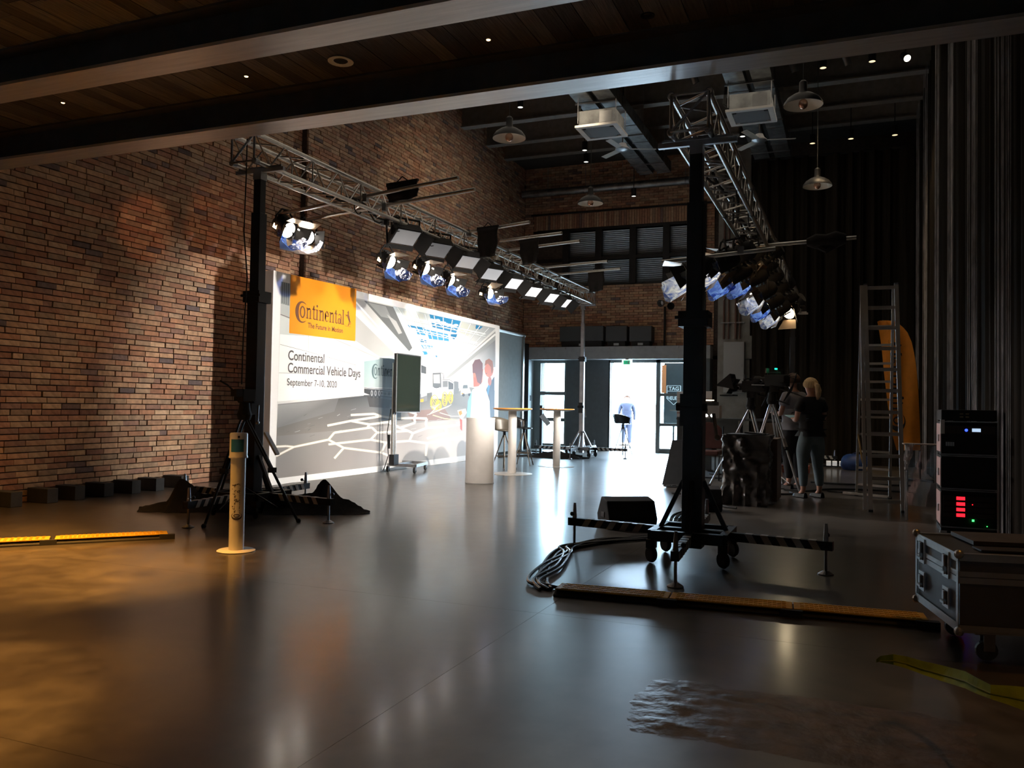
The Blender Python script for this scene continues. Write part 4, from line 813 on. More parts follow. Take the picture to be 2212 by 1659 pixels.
# ================================================================== film lamps
hot = emi('lamp_hot', (1.0, 0.62, 0.30), 14.0, (0.1, 0.1, 0.1)); lensw = emi('lamp_lens', (1.0, 0.86, 0.68), 22.0, (0.1, 0.1, 0.1)); inner = mat('barn_inner', (0.30, 0.22, 0.15), 0.35, 0.6)
def frame_of(d):
    d = V(d).normalized(); x = d.cross(V((0, 0, 1))); x.normalize(); y = x.cross(d); return Matrix((x, y, d)).transposed()   # cols: side, up, forward
def fresnel(c, d, label, gelm, group, hang, s=1.0, gl=0.30, wrap=1.5, gscale=1.0, lens=None):
    c = V(c); R = frame_of(d); t = thing('fresnel_lamp', label, 'lamp', c, group=group)
    W = lambda x, y, z: c + R @ V((x*s, y*s, z*s)); ax = R @ V((0, 0, 1))
    body = MB(c).lathe([(0.001, -0.17*s), (0.07*s, -0.165*s), (0.095*s, -0.12*s), (0.105*s, -0.02*s), (0.11*s, 0.06*s), (0.118*s, 0.065*s), (0.118*s, 0.085*s), (0.10*s, 0.088*s)], c, 20, ax).build('body', blackm, t, smooth=True)
    M = MB(c)
    for k in range(3): M.box(W(0.0, 0.115, -0.10+k*0.045), (0.12*s, 0.02*s, 0.02*s), R)
    for k in range(3): M.box(W(0.0, -0.115, -0.10+k*0.045), (0.12*s, 0.02*s, 0.02*s), R)
    tag(M.build('cooling_fins', blackm, t), kind='stuff')
    MB(c).lathe([(0.001, 0.080*s), (0.06*s, 0.075*s), (0.098*s, 0.068*s)], c, 18, ax).build('lens', lens or lensw, t)
    MB(c).box(W(0.098, -0.02, -0.05), (0.018*s, 0.05*s, 0.06*s), R).build('vent_glow', hot, t)
    top = W(0, 0, 0); hz = V((hang[0], hang[1], hang[2])); sd = R @ V((0.135*s, 0, 0)); apex = V((top.x, top.y, 0)) + V((0, 0, top.z+0.20*s))
    MB(c).tube([top+sd, top+sd+V((0, 0, 0.12*s)), apex+sd*0.35+V((0, 0, 0.02)), apex-sd*0.35+V((0, 0, 0.02)), top-sd+V((0, 0, 0.12*s)), top-sd], 0.012*s, 6).build('yoke', blackm, t)
    MB(c).tube([apex+V((0, 0, 0.01)), hz], 0.014, 6).box(hz, (0.05, 0.06, 0.07)).build('hook_clamp', blackm, t)
    for k in range(4):
        a = k*math.pi/2; u = R @ V((math.cos(a), math.sin(a), 0)); v = R @ V((-math.sin(a), math.cos(a), 0)); b0 = c + ax*0.09*s + u*0.105*s
        e = (ax*0.85 + u*0.55)*0.17*s; ww = (0.10, 0.15) if k % 2 else (0.08, 0.12)
        MB(c).poly([b0 - v*ww[0]*s, b0 + v*ww[0]*s, b0 + e + v*ww[1]*s, b0 + e - v*ww[1]*s], 0.003, u).build('barn_door', blackm if k % 2 == 0 else inner, t)
    if gelm:
        vs = []; n = 14; r0 = 0.15*s*gscale; M = MB(c)
        for j in range(3):
            for i in range(n+1):
                a = -math.pi/2 - wrap + 2*wrap*i/n; rr = r0*(1+0.12*j/2) + 0.006*math.sin(i*1.7+j)
                vs.append(c + (R @ V((rr*math.cos(a), rr*math.sin(a), 0)))*1.0 + ax*(0.09*s + gl*s*gscale*j/2 + 0.02*math.sin(i*0.8)))
        M.add(vs, [(j*(n+1)+i, j*(n+1)+i+1, (j+1)*(n+1)+i+1, (j+1)*(n+1)+i) for j in range(2) for i in range(n)]); M.build('gel_sheet', gelm, t, smooth=True)
        MB(c).box(c + ax*(0.12*s) + R @ V((0.11*s, 0.05*s, 0)), (0.02, 0.02, 0.05), R).box(c + ax*(0.12*s) + R @ V((-0.11*s, 0.05*s, 0)), (0.02, 0.02, 0.05), R).build('clip', steel, t)
    return t
def panel_lamp(c, d, label, es, hang, s=1.0):
    c = V(c); R = frame_of(d); t = thing('panel_lamp', label, 'lamp', c, group='panel lamps in a row under the left truss')
    W = lambda x, y, z: c + R @ V((x*s, y*s, z*s)); ax = R @ V((0, 0, 1))
    MB(c).box(W(0, 0, -0.05), (0.36*s, 0.26*s, 0.11*s), R).build('body', blackm, t, bevel=0.008)
    MB(c).lathe([(0.06*s, 0.0), (0.05*s, 0.06*s), (0.001, 0.065*s)], W(0, 0, -0.10), 14, -ax).build('driver', blackm, t)
    nm = 'diffuser_%d' % round(es*10); MB(c).box(W(0, 0, 0.009), (0.32*s, 0.22*s, 0.006), R).build('diffuser', emi(nm, (0.97, 0.97, 1.0), es, (0.30, 0.30, 0.31)), t)
    for k in range(4):
        a = k*math.pi/2; hw, hh = (0.18, 0.13); u = R @ V((math.cos(a), math.sin(a), 0)); v = R @ V((-math.sin(a), math.cos(a), 0)); off, half = (hw, hh) if k % 2 == 0 else (hh, hw)
        b0 = c + u*off*s + ax*0.006; e = (ax*0.78 + u*0.60)*0.17*s if k != 3 else (ax*0.05 + u*1.0)*0.07*s
        MB(c).poly([b0 - v*half*s, b0 + v*half*s, b0 + e + v*(half+0.03)*s, b0 + e - v*(half+0.03)*s], 0.003, u).build('barn_door', blackm, t)
    sd = R @ V((0.20*s, 0, 0)); top = c + V((0, 0, 0.22*s))
    MB(c).tube([c+sd, top+sd, top-sd, c-sd], 0.016*s, 6).build('yoke', blackm, t)
    MB(c).tube([top, V(hang)], 0.014, 6).box(V(hang), (0.05, 0.06, 0.08)).build('hook_clamp', blackm, t)
ordn = ['nearest', 'second', 'third', 'fourth', 'fifth', 'sixth', 'seventh', 'farthest']
for i, (px, py, es, s) in enumerate(((876, 512, 0.10, 1.15), (946, 540, 0.12, 1.15), (1010, 566, 0.20, 1.1), (1062, 592, 0.45, 1.1), (1107, 612, 0.8, 1.1), (1150, 630, 2.2, 1.05), (1188, 643, 1.3, 1.05), (1216, 654, 1.2, 1.05))):
    p = onx(px, py, -5.75); panel_lamp(p, (0.55, -0.28, -0.80), 'black barn-doored panel lamp under the left truss, %s of eight' % ordn[i], es, (-5.74, p.y, 3.67), s)
gel_l = 'gelled fresnel lamps on the left truss'
for i, (px, py, lab, pipe) in enumerate(((836, 563, 'black fresnel lamp with a blue gel, hanging left below the nearest panel lamp', 0), (912, 578, 'black fresnel lamp with a blue gel, hanging below the second panel lamp', 0), (967, 603, 'black fresnel lamp with a blue gel, hanging below the third panel lamp', 0), (1052, 634, 'blue gelled fresnel with a dazzling lens, below the fourth panel lamp', 0))):
    p = onx(px, py, -5.85); fresnel(p, (0.85, -0.20, -0.45) if i < 3 else (0.9, -0.35, -0.15), lab, gel_blue, gel_l, (-5.87, p.y, 3.66), 0.95, 0.30)
p = ony(615, 492, 9.3); fresnel(p, (0.75, -0.15, -0.45), 'dark fresnel with an orange glowing vent at the outer end of the left pipe', gel_blue, gel_l, ony(607, 464, 9.3), 1.15, 0.20)
p = ony(660, 510, 9.7); fresnel(p, (0.62, -0.62, -0.30), 'glaring fresnel with open doors and pale gel at the left pipe end', gel_clear, gel_l, ony(655, 474, 9.7), 1.1, 0.26, lens=emi('lens_glare', (1, 0.9, 0.78), 30))
# right truss lamps
gel_r = 'gelled fresnel lamps on the right truss'
RL = [(1500, 583, 10.2, (-0.9, -0.25, -0.50), gel_pale, 'pale gelled fresnel sticking out left of the foreground mast', 1.25),
      (1560, 566, 10.6, (-0.8, -0.35, -0.40), gel_pale, 'pale gelled fresnel just right of the foreground mast, highest one', 1.25),
      (1590, 590, 11.2, (-0.9, -0.20, -0.45), gel_blue, 'blue gelled fresnel on the right truss below the first black barn doors', 1.2),
      (1628, 600, 12.0, (-0.9, -0.3, -0.35), gel_blue, 'deep blue gelled fresnel in the middle of the lamp cluster', 1.1),
      (1650, 630, 13.0, (-0.8, -0.4, -0.5), gel_pale, 'pale gelled fresnel with a bright lower edge in the right cluster', 1.15),
      (1668, 652, 14.0, (-0.9, -0.2, -0.45), gel_blue, 'small blue gelled fresnel low in the right cluster', 1.1),
      (1685, 668, 15.2, (-0.8, -0.3, -0.5), gel_pale, 'small pale gelled fresnel next to the lowest lamp of the right cluster', 1.1),
      (1708, 672, 16.2, (-0.35, -0.75, -0.45), None, 'warm glaring fresnel with open doors, lowest of the right cluster', 1.2)]
for px, py, y, d, g_, lab, s in RL:
    p = ony(px, py, y); fresnel(p, d, lab, g_, gel_r, (-1.25 if p.x > -1.9 else p.x, y, 3.34) if y > 10.5 else (p.x, y, 3.10), s, 0.27, 1.7, lens=emi('lens_warm', (1, 0.80, 0.50), 24) if g_ is None else None)
OR = ['first', 'second', 'third', 'fourth', 'fifth', 'sixth', 'seventh', 'eighth', 'ninth', 'topmost']
for i, (px, py, y, s) in enumerate(((1597, 552, 11.0, 1.3), (1634, 540, 11.6, 1.4), (1610, 580, 12.0, 1.2), (1648, 575, 12.6, 1.3), (1662, 602, 13.6, 1.3), (1676, 625, 14.6, 1.3), (1690, 618, 15.4, 1.3), (1700, 645, 16.2, 1.3), (1715, 655, 17.2, 1.3), (1660, 548, 12.0, 1.2))):
    p = ony(px, py, y); fresnel(p, (-0.9 + 0.1*(i % 3), 0.30 - 0.15*(i % 2), -0.42), 'black open-doored fresnel in the dark cluster on the right truss, %s from the mast' % OR[i], None, 'black fresnels crowded on the right truss', (max(-1.32, min(-1.02, p.x)), y, 3.34 if p.z < 3.3 else 3.36), s, lens=emi('lens_dim', (1, 0.6, 0.28), 6))
# pipes through the trusses
pipes = [((600, 463), 9.3, (990, 384), 8.7, 'far-left lamp pipe'), ((640, 479), 9.75, (1026, 409), 9.2, ''), ((1000, 522), 12.1, (1144, 488), 11.7, ''), ((1080, 535), 12.9, (1214, 515), 12.6, ''), ((1095, 572), 13.7, (1252, 544), 13.3, ''), ((1150, 598), 15.7, (1312, 576), 15.3, ''), ((1180, 608), 16.6, (1340, 585), 16.2, '')]
plab = ['upper of the two pipes crossing the near end of the left truss', 'lower of the two pipes crossing the near end of the left truss', 'third silver pipe along the left truss, ending above the first black flag pair', 'fourth silver pipe along the left truss', 'fifth silver pipe along the left truss', 'sixth silver pipe along the left truss, pointing right under the blinds', 'farthest silver pipe on the left truss, with a black flag hung on it']
for k, (a, ya_, b_, yb_, _) in enumerate(pipes):
    pa, pb = ony(*a, ya_), ony(*b_, yb_)
    if k > 1: pa = ony(a[0], a[1], ya_); pa.z = pb.z = max(3.99, (pb.z))+0.0 if abs(pb.z-3.99) < 0.3 else pb.z
    t = thing('lamp_pipe', plab[k], 'pipe', (pa+pb)/2, group='silver pipes laid across the left truss'); MB((pa+pb)/2).tube([pa, pb], 0.0245, 10).build('tube', alu, t, smooth=True)
    MB((pa+pb)/2).box(V((-5.87+0.145, ya_ + (yb_-ya_)*((-5.7-pa.x)/(pb.x-pa.x)), (pa.z+pb.z)/2-0.02)), (0.06, 0.06, 0.10)).build('clamp', steel, t)
pa, pb = ony(1430, 566, 10.2), ony(1600, 541, 10.2)
t = thing('lamp_pipe', 'silver pipe sticking out left past the foreground mast', 'pipe', (pa+pb)/2); MB((pa+pb)/2).tube([pa, pb + V((0.4, 0, 0))], 0.0245, 10).build('tube', alu, t, smooth=True); MB((pa+pb)/2).box(pb, (0.07, 0.07, 0.09)).build('clamp', steel, t)
pa, pb = ony(1680, 530, 11.4), ony(1850, 513, 11.4)
t = thing('lamp_pipe', 'silver pipe sticking out right of the right truss, wrapped in black cloth', 'pipe', (pa+pb)/2); MB((pa+pb)/2).tube([pa - V((0.35, 0, 0)), pb], 0.0245, 10).build('tube', alu, t, smooth=True)
wr = [pa.lerp(pb, k/8) for k in range(3, 8)]; MB((pa+pb)/2).tube(wr, [0.05, 0.10, 0.08, 0.11, 0.06], 10).tube([wr[1]+V((0, 0, -0.04)), wr[2]+V((0, 0, -0.12)), wr[3]+V((0, 0, -0.05))], 0.05, 8).build('wrapped_cloth', clothm, t, smooth=True)
# black flags hung on the pipes
def flag(pxs, y0_, y1_, label):
    q = [ony(px, py, y0_ + (y1_-y0_)*((px-pxs[0][0])/(pxs[1][0]-pxs[0][0]+1e-6))) for px, py in pxs]; c = sum(q, V())/4
    t = thing('black_flag', label, 'flag', c, group='black cloth flags hung along the left truss')
    n = 8; M = MB(c); vs = []
    for j in range(n+1):
        for i in range(n+1):
            a = q[0].lerp(q[1], i/n); b_ = q[3].lerp(q[2], i/n); p = a.lerp(b_, j/n) + V((0.0, 0.02*math.sin(i*1.4)*(j/n), 0)) + V((0.012*math.sin(j*1.1)*(1 if i < n/2 else -1), 0, -0.01*math.sin(math.pi*i/n)*(j/n)))
            vs.append(p)
    M.add(vs, [(j*(n+1)+i, j*(n+1)+i+1, (j+1)*(n+1)+i+1, (j+1)*(n+1)+i) for j in range(n) for i in range(n)]); o = M.build('cloth', clothm, t, smooth=True); m_ = o.modifiers.new('thickness', 'SOLIDIFY'); m_.thickness = 0.02
    MB(c).bar(q[0]+V((0, 0, 0.015)), q[1]+V((0, 0, 0.015)), 0.03).build('top_rod', blackm, t)
    MB(c).tube([q[0].lerp(q[1], 0.3)+V((0, 0, 0.02)), q[0].lerp(q[1], 0.5)+V((0, 0, 0.09)), q[0].lerp(q[1], 0.7)+V((0, 0, 0.02))], 0.008, 5).build('strap', blackm, t)
flag([(836, 402), (903, 391), (905, 424), (840, 438)], 9.0, 8.85, 'black cloth flag on the near pipes above the left truss')
flag([(1031, 496), (1077, 490), (1072, 553), (1036, 556)], 11.9, 11.8, 'black cloth flag, second along the left truss, beside the third pipe')
flag([(1122, 521), (1165, 516), (1162, 566), (1128, 573)], 13.0, 12.9, 'black cloth flag, third along the left truss')
flag([(1270, 587), (1306, 583), (1304, 626), (1272, 632)], 16.4, 16.3, 'black cloth flag at the far end of the left truss, below the blinds')
# ================================================================== wall blocks, cable ramps
blk = mat('charcoal_block', (0.035, 0.036, 0.038), 0.7, noise=0.2)
wnm = ['first from the left', 'second from the left', 'third from the left', 'fourth from the left', 'fifth from the left', 'sixth from the left', 'seventh from the left', 'eighth from the left, nearest the backdrop']
for i, y in enumerate((5.93, 6.36, 6.80, 7.16, 7.57, 7.99, 8.38, 8.82)):
    o = MB((-8.5, y, 0)).bb(-8.685, -8.36, y-0.11, y+0.03, 0.0, 0.165).build('wall_block', blk, None, bevel=0.006)
    tag(o, 'charcoal block at the foot of the brick wall, ' + wnm[i], 'block', 'charcoal blocks along the foot of the brick wall')
def ramp(p, q, n, label, grp):
    p, q = V(p), V(q); d = (q-p); L_ = d.length/n; d.normalize(); nn = V((-d.y, d.x, 0)); rz = math.atan2(d.y, d.x)
    for k in range(n):
        a = p + d*(L_*k); c = a + d*L_/2; t = thing('cable_ramp', label[k], 'cable ramp', c, rz, grp)
        M = MB((0, 0, 0)); h = 0.045; L2 = L_/2
        pr = [(-0.13, 0.0), (-0.13, 0.012), (-0.05, 0.038), (0.05, 0.038), (0.13, 0.012), (0.13, 0.0)]
        M.add([(-L2, y, z) for y, z in pr] + [(L2, y, z) for y, z in pr], [tuple(range(5, -1, -1)), tuple(range(6, 12))] + [(i, (i+1) % 6, (i+1) % 6 + 6, i+6) for i in range(6)]); M.build('body', mat('ramp_rubber', (0.03, 0.027, 0.024), 0.7, noise=0.2), t)
        lid = MB().bb(-L2+0.004, L2-0.004, -0.105, 0.068, 0.036, 0.046).build('lid', yellow, t, bevel=0.003)
        M = MB(); 
        for i in range(24):
            for j in range(4): M.box((-L2+0.05+i*(L_-0.1)/23, -0.085+j*0.045, 0.0475), (0.022, 0.018, 0.004))
        tag(M.build('tread_studs', yellow, lid), kind='stuff')
        MB().bb(L2-0.07, L2+0.05, -0.135, -0.085, 0.0, 0.042).build('connector', MATS['ramp_rubber'], t)
ramp((-1.72, 5.05, 0), (0.40, 5.22, 0), 3, ['yellow topped cable ramp at right, piece with the cables running into its end', 'yellow topped cable ramp at right, middle piece', 'yellow topped cable ramp at right, piece ending under the flight case'], 'yellow cable ramps on the right')
a, b_ = onz(362, 1160), onz(118, 1172); ramp(b_, a, 1, ['bright yellow cable ramp at left, piece ending near the black cloth'], 'yellow cable ramps on the left')
c_ = b_ + (b_-a).normalized()*1.15; ramp(c_, b_ + (b_-a).normalized()*0.03, 1, ['bright yellow cable ramp at left, piece cut by the picture edge'], 'yellow cable ramps on the left')

# ================================================================== sanitiser post
t = thing('dispenser_post', 'slim white dispenser post with round foot in the left foreground', 'post', (-4.5, 5.29, 0)); o3 = (-4.5, 5.29, 0)
px_, py_ = -4.5, 5.29
MB(o3).lathe([(0.144, 0), (0.148, 0.006), (0.138, 0.012), (0.001, 0.014)], o3, 40).build('foot_plate', whitel, t, smooth=True)
MB(o3).lathe([(0.058, 0.012), (0.058, 0.78)], o3, 32).build('column', whitel, t, smooth=True)
hd = MB(o3).lathe([(0.072, 0.735), (0.074, 0.74), (0.072, 0.75), (0.069, 0.755), (0.069, 0.925), (0.064, 0.935), (0.001, 0.937)], o3, 32).build('dispenser_head', whitel, t, smooth=True)
cd = V((0 - px_, 0 - py_, 0)).normalized(); cs = V((-cd.y, cd.x, 0))
MB(o3).lathe([(0.0695, 0.785), (0.0695, 0.885)], o3, 16, None, None, math.atan2(py_, px_)-0.95, math.atan2(py_, px_)+0.6).build('blue_label', mat('blue_label', (0.04, 0.22, 0.36), 0.4), hd)
MB(o3).box(V((px_, py_, 0.905)) + cd*0.069, (0.012, 0.012, 0.016)).build('sensor', black, hd)
def onpost(s_, y_):   # vertical word mark reading upwards, wrapped on the column
    a = math.atan2(cd.y, cd.x) - 0.05 + (0.5 - y_)*0.044/0.058; return V((px_ + 0.0584*math.cos(a), py_ + 0.0584*math.sin(a), 0.25 + s_*0.29))
logo(onpost, 0.0006, t, o3, 0, mat('dark_ink', (0.06, 0.045, 0.04), 0.6), d=cd)

# ================================================================== tripod at left and black cloth heap
def tripod(c, apex, feet, label, head=True, m=black, r=0.014, cam=None):
    c = V(c); ap = V(apex); t = thing('tripod', label, 'tripod', c)
    for f in feet:
        f = V((*f, 0.0)); mid = ap.lerp(f, 0.52); d = (f-ap).normalized(); s_ = d.cross(V((0, 0, 1))).normalized()*0.022
        lg = MB(c).tube([ap+s_, mid+s_], r*0.8, 8).tube([ap-s_, mid-s_], r*0.8, 8).tube([mid-d*0.15, f], r, 8).build('leg', m, t, smooth=True)
        MB(c).box(mid, (0.07, 0.05, 0.05)).build('clamp', blackm, lg); MB(c).sph(f+V((0, 0, 0.015)), 0.024, 8).build('foot', rubber, lg)
    MB(c).lathe([(0.06, -0.05), (0.075, 0), (0.06, 0.05), (0.05, 0.12), (0.001, 0.13)], ap, 16).build('head', blackm, t)
    lo = sum((V((*f, 0)) for f in feet), V())/len(feet)
    M = MB(c)
    for f in feet: M.tube([V((ap.x, ap.y, 0.32)).lerp(V((*f, 0.25)), 0.05), V((ap.x, ap.y, 0.36)).lerp(V((*f, 0.0)), 0.62)], 0.007, 6)
    M.build('spreader', m, t)
    return t
lt = tripod((-5.55, 6.7, 0), (-5.68, 6.75, 1.05), ((-5.59, 6.12), (-5.05, 6.83), (-6.3, 7.05)), 'black camera tripod standing in front of the left lift tower')
c = V((-5.68, 6.75, 1.05))
M = MB(c); M.box(c+V((0, 0, 0.20)), (0.12, 0.18, 0.12)).box(c+V((0.02, -0.14, 0.22)), (0.07, 0.10, 0.07)); M.build('fluid_head', blackm, lt).location = c - V((-5.55, 6.7, 0)) 
MB((-5.55, 6.7, 0)).tube([c+V((0, 0, 0.14)), c+V((-0.14, -0.10, 0.30)), c+V((-0.2, -0.14, 0.34))], 0.010, 6).build('pan_handle', blackm, lt)
MB((-5.55, 6.7, 0)).bar((-5.42, 6.76, 0.88), (-5.29, 6.79, 0.66), 0.075, 0.02).build('white_tag', paper, lt)
# heap: cloth thrown over two outriggers
hp = thing('cloth_heap', 'black cloth thrown over the outriggers at the foot of the left lift tower', 'cloth', (-5.95, 7.5, 0))
def heap(pts_ridge, wdt, name, o):
    M = MB(o); n = len(pts_ridge)*7; m = 16; vs = []
    for i in range(n+1):
        u = i/n*(len(pts_ridge)-1); k = min(int(u), len(pts_ridge)-2); f = u-k; f2 = f*f*(3-2*f)
        a = V(pts_ridge[k]).lerp(V(pts_ridge[k+1]), f); hz = pts_ridge[k][2]*(1-f2)+pts_ridge[k+1][2]*f2; d = (V(pts_ridge[-1])-V(pts_ridge[0])); d.z = 0; d.normalize(); nn = V((-d.y, d.x, 0))
        ww = wdt*(0.55+0.6*min(1, hz/0.25)) * (1 if 0 < i < n else 0.25)
        for j in range(m+1):
            v = j/m*2-1; z = hz*max(0, 1-abs(v))**1.25 + 0.022*abs(mnoise.noise(V((i*0.45, j*0.6, 3))))*(1-abs(v)*0.3)
            p = V((a.x, a.y, 0)) + nn*(v*ww*(1+0.15*mnoise.noise(V((i*0.3, v*2, 1))))); vs.append((p.x, p.y, max(0.004, z)))
    M.add(vs, [(i*(m+1)+j, (i+1)*(m+1)+j, (i+1)*(m+1)+j+1, i*(m+1)+j+1) for i in range(n) for j in range(m)])
    return M.build(name, clothm, hp, smooth=True)
hp['label'] = 'black cloth thrown over the outriggers at the foot of the left lift tower'
heap([(-7.05, 6.75, 0.04), (-6.84, 6.90, 0.09), (-6.74, 7.02, 0.33), (-6.5, 7.12, 0.17), (-6.1, 7.25, 0.15), (-5.85, 7.3, 0.17)], 0.24, 'cloth', (-5.95, 7.5, 0))
heap([(-5.85, 7.3, 0.16), (-5.6, 7.42, 0.17), (-5.42, 7.55, 0.20), (-5.30, 7.60, 0.35), (-5.08, 7.68, 0.14), (-4.82, 7.78, 0.02)], 0.25, 'cloth', (-5.95, 7.5, 0))
# hanging cable beside left mast
t = thing('hanging_cable', 'thin black cable dangling from the left truss end beside the mast', 'cable', (-5.98, 6.9, 0))
pts = [ony(534, 300, 6.9), ony(532, 380, 6.9), ony(527, 500, 6.85), ony(534, 600, 6.8), ony(526, 720, 6.75), ony(522, 830, 6.7)]
MB((-5.98, 6.9, 0)).tube(pts, 0.007, 6).build('cable', rubber, t)

# ================================================================== stage monitors and floor cables
def wedge(c, rz, label, L_=0.50, s=1.0):
    t = thing('stage_monitor', label, 'loudspeaker', c, rz, 'black wedge stage monitors')
    pr = [(-0.17, 0.0), (-0.20, 0.10), (-0.12, 0.27), (0.06, 0.30), (0.19, 0.12), (0.15, 0.0)]; pr = [(y*s, z*s) for y, z in pr]; n = len(pr); h = L_/2*s
    M = MB(); M.add([(-h, y, z) for y, z in pr] + [(h, y, z) for y, z in pr], [tuple(range(n-1, -1, -1)), tuple(range(n, 2*n))] + [(i, (i+1) % n, (i+1) % n+n, i+n) for i in range(n)]); M.build('cabinet', blackm, t, bevel=0.012)
    M = MB(); a, b_ = V((0, pr[3][0], pr[3][1])), V((0, pr[4][0], pr[4][1])); M.box((a+b_)/2 + V((0, 0.006, 0.004)), (L_*0.88*s, 0.004, (b_-a).length*0.85), Matrix.Rotation(math.atan2(b_.y-a.y, a.z-b_.z), 3, 'X')); M.build('grille', mat('grille', (0.02, 0.02, 0.022), 0.6, 0.5), t)
    MB().box((-h-0.002, -0.01, 0.13*s), (0.008, 0.10*s, 0.05*s)).build('handle', black, t)
    return t
wedge((-2.06, 8.12, 0), math.radians(34), 'black wedge stage monitor on the floor left of the foreground mast', 0.50)
wedge((-1.62, 9.9, 0), math.radians(20), 'dark wedge stage monitor half hidden behind the foreground mast', 0.45, 0.95)
def floor_cables(name, label, paths, r, m=rubber, group=None):
    t = thing(name, label, 'cable', (paths[0][0][0], paths[0][0][1], 0), 0, group)
    for pth in paths:
        P_ = [V((p[0], p[1], r + (p[2] if len(p) > 2 else 0))) for p in pth]; out = []
        for i in range(len(P_)-1):
            a0, a1, a2, a3 = P_[max(i-1, 0)], P_[i], P_[i+1], P_[min(i+2, len(P_)-1)]
            for k in range(7):
                u = k/7; out.append(0.5*((2*a1) + (a2-a0)*u + (2*a0-5*a1+4*a2-a3)*u*u + (3*a1-a0-3*a2+a3)*u**3))
        out.append(P_[-1]); MB((paths[0][0][0], paths[0][0][1], 0)).tube(out, r, 7).build('cable', m, t, smooth=True)
    return t
base = [(-1.78, 5.07), (-1.93, 5.25), (-2.02, 5.75), (-2.12, 6.35), (-2.16, 6.62), (-1.95, 7.12), (-1.75, 7.42), (-1.60, 7.75), (-1.66, 8.35), (-1.72, 9.3), (-1.5, 10.2)]
def wob(a, k): return [(x + 0.045*math.sin(i*1.7+k*2.1) + 0.016*(k-3), y + 0.04*math.cos(i*1.3+k*1.7), 0.006*((k*i) % 3)) for i, (x, y) in enumerate(a)]
floor_cables('cable_bundle', 'bundle of shiny black cables curling from the right cable ramp to the stage monitor', [wob(base, k) for k in range(6)], 0.012, mat('pvc_cable', (0.02, 0.02, 0.022), 0.25))
floor_cables('cable_coil', 'loose black cables on the floor right of the foreground mast by the wrapped crate', [[(-1.9, 10.9), (-1.7, 11.2), (-1.5, 11.0), (-1.65, 10.7), (-1.85, 10.9)], [(-2.1, 11.2), (-1.8, 11.0), (-1.55, 11.3)], [(-1.6, 10.6), (-1.4, 10.3), (-1.25, 10.2)], [(-2.3, 11.6), (-1.9, 11.5), (-1.5, 11.6)]], 0.014)
floor_cables('cable_run', 'black cables trailing along the back of the stage below the bar tables', [[(-7.4, 18.0), (-7.0, 18.9), (-6.5, 18.7), (-6.0, 18.2), (-5.6, 18.5)], [(-7.5, 17.6), (-7.1, 18.4), (-6.6, 18.3), (-6.1, 18.6)], [(-8.0, 20.6), (-7.2, 20.0), (-6.6, 19.6), (-6.1, 19.2)], [(-7.9, 20.0), (-7.5, 19.4), (-7.0, 19.3), (-6.3, 19.0)]], 0.02)
floor_cables('cable_run', 'black cables snaking over the floor behind the woman towards the ladder', [[(-0.9, 13.0), (-0.6, 12.9), (-0.3, 13.4), (0.2, 13.6), (0.9, 13.6)], [(-0.8, 12.6), (-0.75, 12.35), (-0.95, 12.2)], [(-0.3, 13.1), (0.0, 13.0), (0.15, 13.05)], [(-0.6, 14.6), (0.0, 14.5), (0.9, 14.8)]], 0.014)
# truss bag heap at the far tower
hp = thing('cloth_heap', 'dark cloth heap lying at the foot of the distant lift tower', 'cloth', (-6.3, 18.2, 0))
heap([(-7.0, 18.15, 0.05), (-6.6, 18.25, 0.12), (-6.3, 18.2, 0.17), (-6.0, 18.2, 0.12), (-5.7, 18.3, 0.08)], 0.25, 'cloth', (-6.3, 18.2, 0))
# low outrigger stand (small striped base) and reading stand by the narrow window
t = thing('music_stand', 'dark stand with a tilted white sheet before the narrow window', 'stand', (-7.2, 19.6, 0)); o3 = (-7.2, 19.6, 0)
MB(o3).bb(-7.23, -7.17, 19.57, 19.63, 0, 1.22).build('post', black, t); MB(o3).bb(-7.45, -6.9, 19.5, 19.7, 0, 0.03).build('base', black, t)
MB(o3).bar((-7.16, 19.5, 0.98), (-6.96, 19.5, 0.74), 0.13, 0.012, upv=(0, 1, 0)).build('sheet', paper, t)
MB(o3).tube([(-7.18, 19.58, 1.12), (-7.1, 19.5, 1.16), (-7.0, 19.5, 1.24)], 0.01, 6).build('arm', steel, t)

# ================================================================== flight case (right foreground)
cf, cn = onz(1979, 1293, 0.16), onz(2071, 1364, 0.16)
ex_ = (cf - cn); ex_.z = 0; wd_ = ex_.length; ex_.normalize(); ey_ = V((ex_.y, -ex_.x, 0))      # ey_ points right, away from the visible end
o3 = V((cn.x, cn.y, 0)) + ex_*wd_/2; rz = math.atan2(ey_.y, ey_.x)
t = thing('flight_case', 'big dark flight case with metal edges on castors in the right foreground', 'flight case', (o3.x, o3.y, 0), rz)
